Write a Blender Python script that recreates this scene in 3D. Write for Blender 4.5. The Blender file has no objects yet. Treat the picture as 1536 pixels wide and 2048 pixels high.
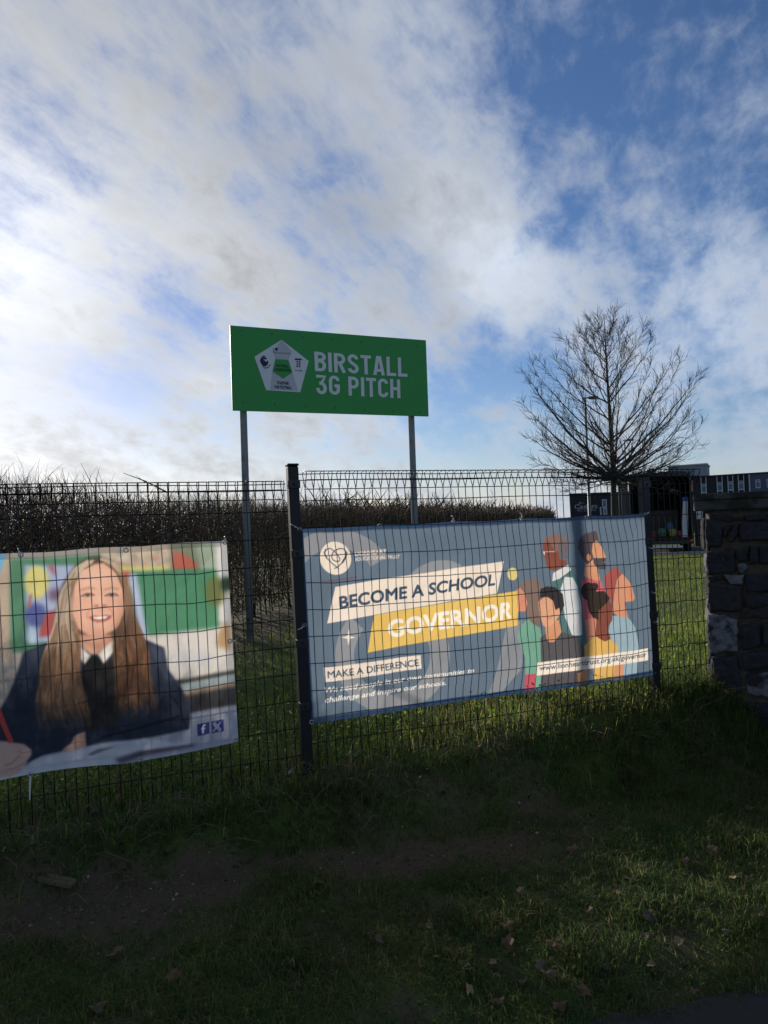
import bpy, math, random
import numpy as np
from mathutils import Vector, Matrix

random.seed(7)
rng = np.random.default_rng(11)
scene = bpy.context.scene
COL = scene.collection
R = math.radians

# ------------------------------------------------------------------ camera
FPX, EYE = 1440.0, 1.6
PITCH, ROLL = R(1.03), R(2.0)
fw = Vector((0, math.cos(PITCH), math.sin(PITCH)))
up0 = Vector((0, -math.sin(PITCH), math.cos(PITCH)))
rt0 = Vector((1, 0, 0))
rt = rt0 * math.cos(ROLL) - up0 * math.sin(ROLL)
up = up0 * math.cos(ROLL) + rt0 * math.sin(ROLL)
cam_data = bpy.data.cameras.new('camera')
cam = bpy.data.objects.new('camera', cam_data)
COL.objects.link(cam)
cam_data.sensor_fit = 'VERTICAL'
cam_data.sensor_height = 36.0
cam_data.lens = FPX * 36.0 / 2048
cam_data.clip_start = 0.05
cam_data.clip_end = 8000
m = Matrix((rt, up, -fw)).transposed().to_4x4()
m.translation = (0, 0, EYE)
cam.matrix_world = m
scene.camera = cam

# ------------------------------------------------------------------ sun, sky
SUN_AZ, SUN_EL = R(-30.5), R(15.0)
SUN = Vector((math.cos(SUN_EL) * math.sin(SUN_AZ), math.cos(SUN_EL) * math.cos(SUN_AZ), math.sin(SUN_EL)))
sl = bpy.data.lights.new('sun', 'SUN')
sl.energy = 4.4
sl.angle = R(0.55)
sl.color = (1.0, 0.9, 0.76)
sun = bpy.data.objects.new('sun', sl)
COL.objects.link(sun)
sun.rotation_euler = (-SUN).to_track_quat('-Z', 'Y').to_euler()
sun.location = (-20, 30, 25)

world = bpy.data.worlds.new('World')
scene.world = world
world.use_nodes = True
wn, wl = world.node_tree.nodes, world.node_tree.links
wn.clear()


def W(t, **kw):
    n = wn.new(t)
    for k, v in kw.items():
        setattr(n, k, v)
    return n


def wmath(op, a, b=None, c=None, clamp=False):
    n = W('ShaderNodeMath', operation=op)
    n.use_clamp = clamp
    for i, v in enumerate((a, b, c)):
        if v is None:
            continue
        if isinstance(v, (int, float)):
            n.inputs[i].default_value = v
        else:
            wl.new(v, n.inputs[i])
    return n.outputs[0]


def build_sky():
    out = W('ShaderNodeOutputWorld')
    bg = W('ShaderNodeBackground')
    bg.inputs['Strength'].default_value = 0.1
    wl.new(bg.outputs[0], out.inputs[0])
    sky = W('ShaderNodeTexSky', sky_type='NISHITA')
    sky.sun_disc = False
    sky.sun_elevation = SUN_EL
    sky.sun_rotation = SUN_AZ % (2 * math.pi)
    sky.altitude = 80
    sky.air_density = 1.0
    sky.dust_density = 0.2
    sky.ozone_density = 3.5
    tc = W('ShaderNodeTexCoord')
    sep = W('ShaderNodeSeparateXYZ')
    wl.new(tc.outputs['Generated'], sep.inputs[0])
    x, y, z = sep.outputs
    zz = wmath('ADD', wmath('MAXIMUM', z, 0.0), 0.40)
    u = wmath('DIVIDE', x, zz)
    v = wmath('DIVIDE', y, zz)
    uv = W('ShaderNodeCombineXYZ')
    wl.new(u, uv.inputs[0]); wl.new(v, uv.inputs[1])

    def noise(vec, scale, detail, rough, dist=0.0, off=(0, 0, 0), rot=0.0, sc=(1, 1, 1)):
        m0 = W('ShaderNodeMapping')
        m0.inputs['Rotation'].default_value = (0, 0, rot)
        wl.new(vec, m0.inputs[0])
        mp = W('ShaderNodeMapping')
        mp.inputs['Location'].default_value = off
        mp.inputs['Scale'].default_value = sc
        wl.new(m0.outputs[0], mp.inputs[0])
        n = W('ShaderNodeTexNoise')
        n.inputs['Scale'].default_value = scale
        n.inputs['Detail'].default_value = detail
        n.inputs['Roughness'].default_value = rough
        n.inputs['Distortion'].default_value = dist
        wl.new(mp.outputs[0], n.inputs['Vector'])
        return n.outputs['Fac']

    big = noise(uv.outputs[0], 1.2, 3, 0.5, 0.3, (3.1, 1.7, 0))
    mid = noise(uv.outputs[0], 4.6, 12, 0.62, 0.15, (0.4, 6.0, 0), 0, (1.0, 0.62, 1))
    wisp = noise(uv.outputs[0], 3.6, 12, 0.64, 0.2, (2.0, 0.3, 0), R(-58), (0.55, 1.5, 1))
    fine = noise(uv.outputs[0], 15, 8, 0.62, 0.3, (7.0, 2.0, 0), R(-70), (0.85, 1.15, 1))
    nrm = W('ShaderNodeVectorMath', operation='NORMALIZE')
    wl.new(tc.outputs['Generated'], nrm.inputs[0])
    # ragged edges: the dome direction is jittered before the masses are read
    wob = W('ShaderNodeTexNoise')
    wob.inputs['Scale'].default_value = 5.0; wob.inputs['Detail'].default_value = 5; wob.inputs['Roughness'].default_value = 0.6
    wl.new(nrm.outputs[0], wob.inputs['Vector'])
    ws = W('ShaderNodeVectorMath', operation='SUBTRACT')
    wl.new(wob.outputs['Color'], ws.inputs[0]); ws.inputs[1].default_value = (.5, .5, .5)
    wsc = W('ShaderNodeVectorMath', operation='SCALE'); wsc.inputs['Scale'].default_value = 0.16
    wl.new(ws.outputs[0], wsc.inputs[0])
    wadd = W('ShaderNodeVectorMath', operation='ADD')
    wl.new(nrm.outputs[0], wadd.inputs[0]); wl.new(wsc.outputs[0], wadd.inputs[1])

    def mass(px, py, rad, wgt):
        """a cloud mass (or a clear patch) standing in one direction of the dome"""
        d = (rt * ((px - 768) / FPX) + up * ((1024 - py) / FPX) + fw).normalized()
        sub = W('ShaderNodeVectorMath', operation='DISTANCE')
        wl.new(wadd.outputs[0], sub.inputs[0])
        sub.inputs[1].default_value = d
        q = wmath('DIVIDE', sub.outputs['Value'], rad)
        g = wmath('POWER', 2.718, wmath('MULTIPLY', wmath('MULTIPLY', q, q), -1.0))
        return wmath('MULTIPLY', g, wgt)

    def total(lst):
        t = None
        for q in lst:
            g = mass(*q)
            t = g if t is None else wmath('ADD', t, g)
        return t
    cov = total(MASSES)
    shade = total(GREYS)
    sd = W('ShaderNodeVectorMath', operation='DOT_PRODUCT')
    wl.new(nrm.outputs[0], sd.inputs[0])
    sd.inputs[1].default_value = SUN
    mu = wmath('MAXIMUM', sd.outputs['Value'], 0.0)
    low = wmath('POWER', 2.718, wmath('MULTIPLY', wmath('MAXIMUM', z, 0.0), -15.0))

    def cen(n, k): return wmath('MULTIPLY', wmath('SUBTRACT', n, 0.5), k)
    dens = wmath('ADD', cen(mid, 2.7), cen(wisp, 1.9))
    dens = wmath('ADD', dens, cen(fine, 1.7))
    dens = wmath('ADD', dens, cen(big, 0.5))
    dens = wmath('ADD', dens, cov)
    dens = wmath('ADD', dens, wmath('MULTIPLY', low, 0.6))
    a = W('ShaderNodeMapRange', interpolation_type='SMOOTHSTEP')
    a.inputs['From Min'].default_value = -0.50
    a.inputs['From Max'].default_value = 1.0
    a.inputs['To Max'].default_value = 0.95
    wl.new(dens, a.inputs['Value'])
    alpha = a.outputs[0]
    g1 = wmath('POWER', mu, 4.0)
    g2 = wmath('POWER', mu, 45.0)
    lum = wmath('ADD', wmath('MULTIPLY', g1, 1.7), 6.0)
    # thick cloud is greyer, with soft relief
    grey = wmath('ADD', wmath('MULTIPLY', shade, 1.0), cen(mid, 0.8))
    grey = wmath('ADD', grey, cen(fine, 0.6))
    grey = wmath('SUBTRACT', 1.0, wmath('MAXIMUM', grey, -0.6))
    lum = wmath('MULTIPLY', lum, grey)
    lum = wmath('ADD', lum, wmath('MULTIPLY', g2, 1.6))
    ccol = W('ShaderNodeMix', data_type='RGBA')
    wl.new(wmath('MULTIPLY', g1, 1.15, clamp=True), ccol.inputs['Factor'])
    ccol.inputs['A'].default_value = (0.82, 0.94, 1.14, 1)
    ccol.inputs['B'].default_value = (0.98, 1.0, 1.02, 1)
    cl = W('ShaderNodeVectorMath', operation='SCALE')
    wl.new(ccol.outputs['Result'], cl.inputs[0])
    wl.new(lum, cl.inputs['Scale'])
    hs = W('ShaderNodeHueSaturation')
    hs.inputs['Saturation'].default_value = 1.1
    hs.inputs['Value'].default_value = SKYV
    wl.new(sky.outputs[0], hs.inputs['Color'])
    mix = W('ShaderNodeMix', data_type='RGBA')
    wl.new(alpha, mix.inputs['Factor'])
    tint = W('ShaderNodeMix', data_type='RGBA', blend_type='MULTIPLY')
    tint.inputs['Factor'].default_value = 1.0
    wl.new(hs.outputs[0], tint.inputs['A'])
    tint.inputs['B'].default_value = SKYTINT
    wl.new(tint.outputs['Result'], mix.inputs['A'])
    wl.new(cl.outputs[0], mix.inputs['B'])
    wl.new(mix.outputs['Result'], bg.inputs['Color'])


SKYV = 1.0
SKYTINT = (1.02, 0.90, 0.98, 1)
# cloud masses by direction (as seen over the fence), angular size, weight
MASSES = [(60, 330, .42, .46), (470, 430, .24, .36), (60, 860, .25, .22), (450, 900, .20, .12),
          (1010, 520, .08, .66), (930, 440, .07, .52), (1090, 600, .055, .55), (860, 330, .10, .30),
          (1250, 420, .09, .26), (1400, 590, .11, .36), (1500, 620, .08, .2), (800, 150, .10, .22), (640, 130, .10, -.12), (900, 60, .1, -.12), (480, 60, .1, -.1),
          (1450, 900, .10, .16), (1240, 700, .10, .22), (1130, 900, .10, .05),
          (1440, 130, .30, -.34), (1150, 120, .12, -.18), (1010, 330, .05, -.05), (1130, 480, .05, -.28), (1000, 760, .08, -.26), (950, 650, .05, -.1),
          (360, 655, .055, -.62), (250, 745, .07, -.55), (120, 650, .06, -.25), (300, 800, .06, -.40), (100, 800, .07, -.3), (420, 900, .06, -.2), (640, 620, .05, -.10), (900, 880, .09, -.2)]
GREYS = [(600, 400, .22, .15), (330, 220, .24, .11), (150, 120, .22, .10), (760, 420, .12, .12), (60, 900, .2, .06), (400, 880, .16, .05), (0, 440, .09, -.30), (-40, 520, .2, -.06), (1010, 540, .07, -.14), (1420, 600, .10, -.10), (150, 620, .16, -.12)]


build_sky()
scene.view_settings.view_transform = 'Standard'
scene.view_settings.look = 'None'
scene.view_settings.exposure = 0.08
scene.view_settings.gamma = 1.0
scene.view_settings.use_curve_mapping = False
scene.cycles.max_bounces = 8
scene.cycles.diffuse_bounces = 3
scene.cycles.use_denoising = True


# ------------------------------------------------------------------ helpers
def ray(px, py):
    return rt * ((px - 768) / FPX) + up * ((1024 - py) / FPX) + fw


def at_depth(px, py, Y):
    d = ray(px, py)
    return Vector((0, 0, EYE)) + d * (Y / d.y)


def on_plane(px, py, p0, n):
    d = ray(px, py)
    o = Vector((0, 0, EYE))
    return o + d * ((Vector(p0) - o).dot(n) / d.dot(n))


def tag(o, label=None, cat=None, group=None, kind=None):
    if label: o['label'] = label
    if cat: o['category'] = cat
    if group: o['group'] = group
    if kind: o['kind'] = kind
    return o


def link(name, me, parent=None, loc=None):
    o = bpy.data.objects.new(name, me)
    COL.objects.link(o)
    if parent is not None:
        o.parent = parent
    if loc is not None:
        o.location = loc
    return o


def empty(name, loc=(0, 0, 0), label=None, cat=None, group=None):
    o = bpy.data.objects.new(name, None)
    COL.objects.link(o)
    o.location = loc
    o.empty_display_size = 0.1
    return tag(o, label, cat, group)


def mesh(name, verts, faces, mat=None, smooth=False):
    me = bpy.data.meshes.new(name)
    me.from_pydata([tuple(v) for v in verts], [], faces)
    if mat: me.materials.append(mat)
    if smooth:
        me.polygons.foreach_set('use_smooth', [True] * len(me.polygons))
    me.update()
    return me


def mesh_np(name, verts, tris, mat, col=None, smooth=False):
    me = bpy.data.meshes.new(name)
    n, k = tris.shape
    me.vertices.add(len(verts))
    me.vertices.foreach_set('co', np.ascontiguousarray(verts, dtype=np.float32).ravel())
    me.loops.add(n * k)
    me.loops.foreach_set('vertex_index', np.ascontiguousarray(tris, dtype=np.int32).ravel())
    me.polygons.add(n)
    me.polygons.foreach_set('loop_start', np.arange(0, n * k, k, dtype=np.int32))
    me.polygons.foreach_set('loop_total', np.full(n, k, dtype=np.int32))
    me.update(calc_edges=True)
    if smooth:
        me.polygons.foreach_set('use_smooth', np.ones(n, dtype=bool))
    if col is not None:
        at = me.color_attributes.new('col', 'FLOAT_COLOR', 'POINT')
        c = np.ones((len(verts), 4), dtype=np.float32)
        c[:, :col.shape[1]] = col
        at.data.foreach_set('color', c.ravel())
    me.materials.append(mat)
    me.validate()
    return me


class MB:
    """collects simple shapes into one mesh"""
    def __init__(self):
        self.v, self.f = [], []

    def add(self, vs, fs):
        b = len(self.v)
        self.v += [Vector(p) for p in vs]
        self.f += [tuple(b + i for i in f) for f in fs]

    def box(self, c, s, ax=None, bev=0.0):
        c = Vector(c)
        ax = ax or (Vector((1, 0, 0)), Vector((0, 1, 0)), Vector((0, 0, 1)))
        hx, hy, hz = (q / 2 for q in s)
        if bev <= 0:
            vs = [c + ax[0] * (i * hx) + ax[1] * (j * hy) + ax[2] * (k * hz)
                  for i in (-1, 1) for j in (-1, 1) for k in (-1, 1)]
            self.add(vs, [(0, 1, 3, 2), (4, 6, 7, 5), (0, 4, 5, 1), (2, 3, 7, 6), (0, 2, 6, 4), (1, 5, 7, 3)])
            return
        b = bev
        vs, fs = [], []
        prof = [(-hx + b, -hy), (hx - b, -hy), (hx, -hy + b), (hx, hy - b), (hx - b, hy), (-hx + b, hy), (-hx, hy - b), (-hx, -hy + b)]
        rings = [(-hz, 1 - b / max(hx, hy)), (-hz + b, 1), (hz - b, 1), (hz, 1 - b / max(hx, hy))]
        for z, k in rings:
            for (x, y) in prof:
                vs.append(c + ax[0] * x * k + ax[1] * y * k + ax[2] * z)
        for r in range(3):
            for i in range(8):
                j = (i + 1) % 8
                fs.append((r * 8 + i, r * 8 + j, r * 8 + 8 + j, r * 8 + 8 + i))
        fs.append(tuple(reversed(range(8))))
        fs.append(tuple(range(24, 32)))
        self.add(vs, fs)

    def tube(self, pts, rad, n=6, caps=True):
        pts = [Vector(p) for p in pts]
        if isinstance(rad, (int, float)):
            rad = [rad] * len(pts)
        vs, fs = [], []
        prev = None
        for i, p in enumerate(pts):
            t = (pts[min(i + 1, len(pts) - 1)] - pts[max(i - 1, 0)])
            t.normalize()
            if prev is None:
                a = t.orthogonal().normalized()
            else:
                a = (prev - t * prev.dot(t))
                a = a.normalized() if a.length > 1e-6 else t.orthogonal().normalized()
            prev = a
            b = t.cross(a)
            for k in range(n):
                an = 2 * math.pi * k / n
                vs.append(p + (a * math.cos(an) + b * math.sin(an)) * rad[i])
        for i in range(len(pts) - 1):
            for k in range(n):
                j = (k + 1) % n
                fs.append((i * n + k, i * n + j, i * n + n + j, i * n + n + k))
        if caps:
            fs.append(tuple(reversed(range(n))))
            fs.append(tuple(range((len(pts) - 1) * n, len(pts) * n)))
        self.add(vs, fs)

    def torus(self, c, ax_u, ax_v, r1, r2, n=12, k=5):
        c = Vector(c)
        nn = ax_u.cross(ax_v)
        vs, fs = [], []
        for i in range(n):
            a = 2 * math.pi * i / n
            d = ax_u * math.cos(a) + ax_v * math.sin(a)
            for j in range(k):
                b = 2 * math.pi * j / k
                vs.append(c + d * (r1 + r2 * math.cos(b)) + nn * (r2 * math.sin(b)))
        for i in range(n):
            for j in range(k):
                a0, a1 = i * k + j, i * k + (j + 1) % k
                b0, b1 = ((i + 1) % n) * k + j, ((i + 1) % n) * k + (j + 1) % k
                fs.append((a0, b0, b1, a1))
        self.add(vs, fs)

    def prism(self, poly, ext):
        """poly: list of Vectors (planar), extruded by vector ext"""
        n = len(poly)
        vs = [Vector(p) for p in poly] + [Vector(p) + Vector(ext) for p in poly]
        fs = [tuple(range(n)), tuple(reversed(range(n, 2 * n)))]
        for i in range(n):
            j = (i + 1) % n
            fs.append((i, i + n, j + n, j))
        self.add(vs, fs)

    def build(self, name, mat, parent=None, smooth=False):
        off = Vector(parent.location) if parent is not None and parent.parent is None else Vector((0, 0, 0))
        if parent is not None and parent.parent is not None:
            off = Vector(parent.parent.location) + Vector(parent.location)
        me = mesh(name, [v - off for v in self.v], self.f, mat, smooth)
        return link(name, me, parent)


def vnoise(x, y, seed=0):
    xi, yi = np.floor(x).astype(np.int64), np.floor(y).astype(np.int64)
    xf, yf = x - xi, y - yi
    xf = xf * xf * (3 - 2 * xf); yf = yf * yf * (3 - 2 * yf)

    def h(a, b):
        n = (a * 374761393 + b * 668265263 + seed * 974711) & 0x7fffffff
        n = ((n ^ (n >> 13)) * 1274126177) & 0x7fffffff
        return ((n ^ (n >> 16)) & 0xffff) / 65535.0
    return (h(xi, yi) * (1 - xf) + h(xi + 1, yi) * xf) * (1 - yf) + (h(xi, yi + 1) * (1 - xf) + h(xi + 1, yi + 1) * xf) * yf


def fbm(x, y, seed=0, oct=4):
    s, a, t = 0, 0.5, 0
    for i in range(oct):
        s = s + a * vnoise(x * 2 ** i, y * 2 ** i, seed + i)
        t += a
        a *= 0.5
    return s / t


def s2l(c):
    c = np.asarray(c, dtype=float) / 255.0
    return np.where(c <= 0.04045, c / 12.92, ((c + 0.055) / 1.055) ** 2.4)


# ------------------------------------------------------------------ materials
def mat_new(name):
    mt = bpy.data.materials.new(name)
    mt.use_nodes = True
    nt = mt.node_tree
    return mt, nt, nt.nodes, nt.links, nt.nodes['Principled BSDF']


def mat_plain(name, col, rough=0.6, metal=0.0, var=0.25, scale=30.0, bump=0.0, spec=0.5, obj_coords=True, wear=None):
    mt, nt, N, L, bs = mat_new(name)
    tc = N.new('ShaderNodeTexCoord')
    nz = N.new('ShaderNodeTexNoise')
    nz.inputs['Scale'].default_value = scale
    nz.inputs['Detail'].default_value = 6
    nz.inputs['Roughness'].default_value = 0.65
    L.new(tc.outputs['Object'], nz.inputs['Vector'])
    mx = N.new('ShaderNodeMix'); mx.data_type = 'RGBA'
    c0 = tuple(max(0, q * (1 - var)) for q in col) + (1,)
    c1 = tuple(min(1, q * (1 + var)) for q in col) + (1,)
    mx.inputs['A'].default_value = c0
    mx.inputs['B'].default_value = c1
    L.new(nz.outputs['Fac'], mx.inputs['Factor'])
    outc = mx.outputs['Result']
    if wear:
        nz2 = N.new('ShaderNodeTexNoise')
        nz2.inputs['Scale'].default_value = wear[1]
        nz2.inputs['Detail'].default_value = 8
        L.new(tc.outputs['Object'], nz2.inputs['Vector'])
        rp = N.new('ShaderNodeMapRange')
        rp.inputs['From Min'].default_value = wear[2]
        rp.inputs['From Max'].default_value = wear[2] + 0.12
        L.new(nz2.outputs['Fac'], rp.inputs['Value'])
        m2 = N.new('ShaderNodeMix'); m2.data_type = 'RGBA'
        L.new(rp.outputs[0], m2.inputs['Factor'])
        L.new(outc, m2.inputs['A'])
        m2.inputs['B'].default_value = tuple(wear[0]) + (1,)
        outc = m2.outputs['Result']
    L.new(outc, bs.inputs['Base Color'])
    bs.inputs['Roughness'].default_value = rough
    bs.inputs['Metallic'].default_value = metal
    bs.inputs['Specular IOR Level'].default_value = spec
    if bump:
        bp = N.new('ShaderNodeBump')
        bp.inputs['Strength'].default_value = bump
        bp.inputs['Distance'].default_value = 0.02
        L.new(nz.outputs['Fac'], bp.inputs['Height'])
        L.new(bp.outputs[0], bs.inputs['Normal'])
    return mt


def mat_leafy(name, trans=0.35, rough=0.6):
    """blade or leaf, colour from the 'col' attribute, lets light through"""
    mt, nt, N, L, bs = mat_new(name)
    at = N.new('ShaderNodeAttribute'); at.attribute_name = 'col'
    bs.inputs['Roughness'].default_value = rough
    bs.inputs['Specular IOR Level'].default_value = 0.25
    L.new(at.outputs['Color'], bs.inputs['Base Color'])
    tr = N.new('ShaderNodeBsdfTranslucent')
    hs = N.new('ShaderNodeHueSaturation')
    hs.inputs['Value'].default_value = 1.9
    hs.inputs['Hue'].default_value = 0.485
    L.new(at.outputs['Color'], hs.inputs['Color'])
    L.new(hs.outputs[0], tr.inputs['Color'])
    mx = N.new('ShaderNodeMixShader')
    mx.inputs[0].default_value = trans
    L.new(bs.outputs[0], mx.inputs[1]); L.new(tr.outputs[0], mx.inputs[2])
    L.new(mx.outputs[0], N['Material Output'].inputs['Surface'])
    return mt


def mat_attr(name, rough=0.8):
    mt, nt, N, L, bs = mat_new(name)
    at = N.new('ShaderNodeAttribute'); at.attribute_name = 'col'
    L.new(at.outputs['Color'], bs.inputs['Base Color'])
    bs.inputs['Roughness'].default_value = rough
    bs.inputs['Specular IOR Level'].default_value = 0.2
    return mt


def mat_vinyl(name):
    """printed banner vinyl: print from 'col', sheet doubled along its hems (alpha)"""
    mt, nt, N, L, bs = mat_new(name)
    at = N.new('ShaderNodeAttribute'); at.attribute_name = 'col'
    tc = N.new('ShaderNodeTexCoord')
    sp = N.new('ShaderNodeTexNoise'); sp.inputs['Scale'].default_value = 38; sp.inputs['Detail'].default_value = 3
    L.new(tc.outputs['Object'], sp.inputs['Vector'])
    mr = N.new('ShaderNodeMapRange')
    mr.inputs['From Min'].default_value = 0.73; mr.inputs['From Max'].default_value = 0.80
    mr.inputs['To Min'].default_value = 0.0; mr.inputs['To Max'].default_value = 0.5
    L.new(sp.outputs['Fac'], mr.inputs['Value'])
    dirt = N.new('ShaderNodeMix'); dirt.data_type = 'RGBA'
    L.new(mr.outputs[0], dirt.inputs['Factor'])
    L.new(at.outputs['Color'], dirt.inputs['A'])
    dirt.inputs['B'].default_value = (0.08, 0.06, 0.05, 1)
    g2 = N.new('ShaderNodeTexNoise'); g2.inputs['Scale'].default_value = 5; g2.inputs['Detail'].default_value = 7
    L.new(tc.outputs['Object'], g2.inputs['Vector'])
    mr2 = N.new('ShaderNodeMapRange')
    mr2.inputs['To Min'].default_value = 0.82; mr2.inputs['To Max'].default_value = 1.12
    L.new(g2.outputs['Fac'], mr2.inputs['Value'])
    sc = N.new('ShaderNodeVectorMath'); sc.operation = 'SCALE'
    L.new(dirt.outputs['Result'], sc.inputs[0]); L.new(mr2.outputs[0], sc.inputs['Scale'])
    bs.inputs['Roughness'].default_value = 0.45
    bs.inputs['Specular IOR Level'].default_value = 0.3
    L.new(sc.outputs[0], bs.inputs['Base Color'])
    tr = N.new('ShaderNodeBsdfTranslucent')
    L.new(sc.outputs[0], tr.inputs['Color'])
    mx = N.new('ShaderNodeMixShader')
    th = N.new('ShaderNodeMath'); th.operation = 'MULTIPLY'
    L.new(at.outputs['Alpha'], th.inputs[0]); th.inputs[1].default_value = 0.66
    L.new(th.outputs[0], mx.inputs[0])
    L.new(bs.outputs[0], mx.inputs[1]); L.new(tr.outputs[0], mx.inputs[2])
    L.new(mx.outputs[0], N['Material Output'].inputs['Surface'])
    return mt


M = {}
M['wire'] = mat_plain('green_black_coated_wire', (0.008, 0.011, 0.012), 0.5, var=0.3, spec=0.25)
M['post'] = mat_plain('dark_coated_post', (0.008, 0.0095, 0.012), 0.5, var=0.2, scale=14, spec=0.4, wear=((0.06, 0.055, 0.05), 22, 0.68))
M['clamp'] = mat_plain('clamp_steel', (0.014, 0.017, 0.02), 0.45)
M['galv'] = mat_plain('galvanised_steel', (0.21, 0.225, 0.23), 0.75, 0.0, spec=0.2, var=0.2, scale=12, wear=((0.09, 0.09, 0.085), 9, 0.6))
M['eyelet'] = mat_plain('eyelet_metal', (0.5, 0.5, 0.5), 0.3, 0.9)
M['tie'] = mat_plain('white_nylon', (0.62, 0.62, 0.58), 0.5)
M['vinyl'] = mat_vinyl('printed_vinyl')
M['sign_green'] = mat_plain('sign_green_film', (0.045, 0.31, 0.07), 0.5, var=0.10, scale=3, spec=0.3)
M['sign_white'] = mat_plain('sign_white_film', (0.70, 0.71, 0.73), 0.5, var=0.03, scale=4, spec=0.3)
M['sign_grey'] = mat_plain('sign_grey_film', (0.50, 0.51, 0.54), 0.5, var=0.03, scale=4, spec=0.3)
M['sign_dark'] = mat_plain('sign_dark_print', (0.02, 0.018, 0.05), 0.5, var=0.05, spec=0.3)
M['sign_black'] = mat_plain('sign_black_print', (0.004, 0.02, 0.008), 0.5, var=0.05, spec=0.3)
M['sign_edge'] = mat_plain('sign_back_aluminium', (0.3, 0.31, 0.32), 0.45, 0.5)
M['bolt'] = mat_plain('bolt_black', (0.006, 0.008, 0.007), 0.5)
M['mortar'] = mat_plain('lime_mortar', (0.085, 0.064, 0.044), 0.95, var=0.5, scale=22, bump=0.9, wear=((0.035, 0.03, 0.022), 11, 0.5))
M['stone'] = mat_plain('dark_granite', (0.034, 0.034, 0.039), 0.95, spec=0.2, var=0.7, scale=16, bump=0.8, wear=((0.14, 0.14, 0.14), 30, 0.70))
M['stone_b'] = mat_plain('brown_granite', (0.040, 0.037, 0.036), 0.95, spec=0.2, var=0.7, scale=18, bump=0.8, wear=((0.03, 0.028, 0.03), 9, 0.55))
M['stone_p'] = mat_plain('lichen_granite', (0.17, 0.17, 0.18), 0.95, spec=0.2, var=0.6, scale=26, bump=0.9, wear=((0.03, 0.03, 0.035), 9, 0.50))
M['coping'] = mat_plain('weathered_coping', (0.06, 0.062, 0.056), 0.9, var=0.5, scale=9, bump=0.4, wear=((0.014, 0.018, 0.012), 7, 0.47))
M['bark'] = mat_plain('tree_bark', (0.05, 0.044, 0.03), 0.9, var=0.5, scale=14, bump=0.5)
M['twig'] = mat_plain('tree_twig', (0.032, 0.024, 0.018), 0.85, var=0.3)
M['hedge'] = mat_attr('hedge_twigs')
M['grass'] = mat_leafy('grass_blades', 0.55)
M['leafy'] = mat_leafy('weed_leaves', 0.55)
M['dead'] = mat_leafy('dead_leaf', 0.25, 0.8)
M['asphalt'] = mat_plain('asphalt', (0.055, 0.05, 0.045), 0.95, var=0.5, scale=160, bump=0.5, spec=0.1)
M['kerb'] = mat_plain('concrete_kerb', (0.28, 0.27, 0.25), 0.85, var=0.25, scale=12)


def mat_ground():
    mt, nt, N, L, bs = mat_new('soil_and_turf')
    geo = N.new('ShaderNodeNewGeometry')
    n1 = N.new('ShaderNodeTexNoise'); n1.inputs['Scale'].default_value = 1.7; n1.inputs['Detail'].default_value = 8; n1.inputs['Roughness'].default_value = 0.7
    n2 = N.new('ShaderNodeTexNoise'); n2.inputs['Scale'].default_value = 55; n2.inputs['Detail'].default_value = 6; n2.inputs['Roughness'].default_value = 0.7
    n3 = N.new('ShaderNodeTexNoise'); n3.inputs['Scale'].default_value = 9; n3.inputs['Detail'].default_value = 8
    for n in (n1, n2, n3):
        L.new(geo.outputs['Position'], n.inputs['Vector'])
    soil = N.new('ShaderNodeMix'); soil.data_type = 'RGBA'
    L.new(n2.outputs['Fac'], soil.inputs['Factor'])
    soil.inputs['A'].default_value = (0.045, 0.031, 0.018, 1)
    soil.inputs['B'].default_value = (0.145, 0.11, 0.075, 1)
    turf = N.new('ShaderNodeMix'); turf.data_type = 'RGBA'
    L.new(n3.outputs['Fac'], turf.inputs['Factor'])
    turf.inputs['A'].default_value = (0.03, 0.055, 0.012, 1)
    turf.inputs['B'].default_value = (0.10, 0.14, 0.03, 1)
    at = N.new('ShaderNodeAttribute'); at.attribute_name = 'col'
    mx = N.new('ShaderNodeMix'); mx.data_type = 'RGBA'
    L.new(at.outputs['Fac'], mx.inputs['Factor'])
    L.new(soil.outputs['Result'], mx.inputs['A']); L.new(turf.outputs['Result'], mx.inputs['B'])
    L.new(mx.outputs['Result'], bs.inputs['Base Color'])
    bs.inputs['Roughness'].default_value = 0.95
    bs.inputs['Specular IOR Level'].default_value = 0.15
    bp = N.new('ShaderNodeBump'); bp.inputs['Strength'].default_value = 0.7; bp.inputs['Distance'].default_value = 0.02
    L.new(n2.outputs['Fac'], bp.inputs['Height'])
    L.new(bp.outputs[0], bs.inputs['Normal'])
    return mt


M['ground'] = mat_ground()

# ------------------------------------------------------------------ fence frame
TH = R(21.4)
FD = Vector((math.cos(TH), math.sin(TH), 0))          # along the fence, to the right
FN = Vector((math.sin(TH), -math.cos(TH), 0))         # towards the camera
F0 = Vector((-0.494, 4.0, 0))
LEAN = -0.019                                          # posts lean slightly


def fp(s, d, z):
    """fence coordinates: along, towards the camera, height"""
    return F0 + FD * (s + LEAN * (z - EYE)) + FN * d + Vector((0, 0, z))


def px_to_fence(px, py, d=0.0):
    p = on_plane(px, py, F0 + FN * d, FN)
    q = p - F0
    z = p.z
    return q.dot(FD) - LEAN * (z - EYE), z


def upper(s):
    return np.clip(0.235 + 0.045 * s, 0.10, 0.36)


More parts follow.
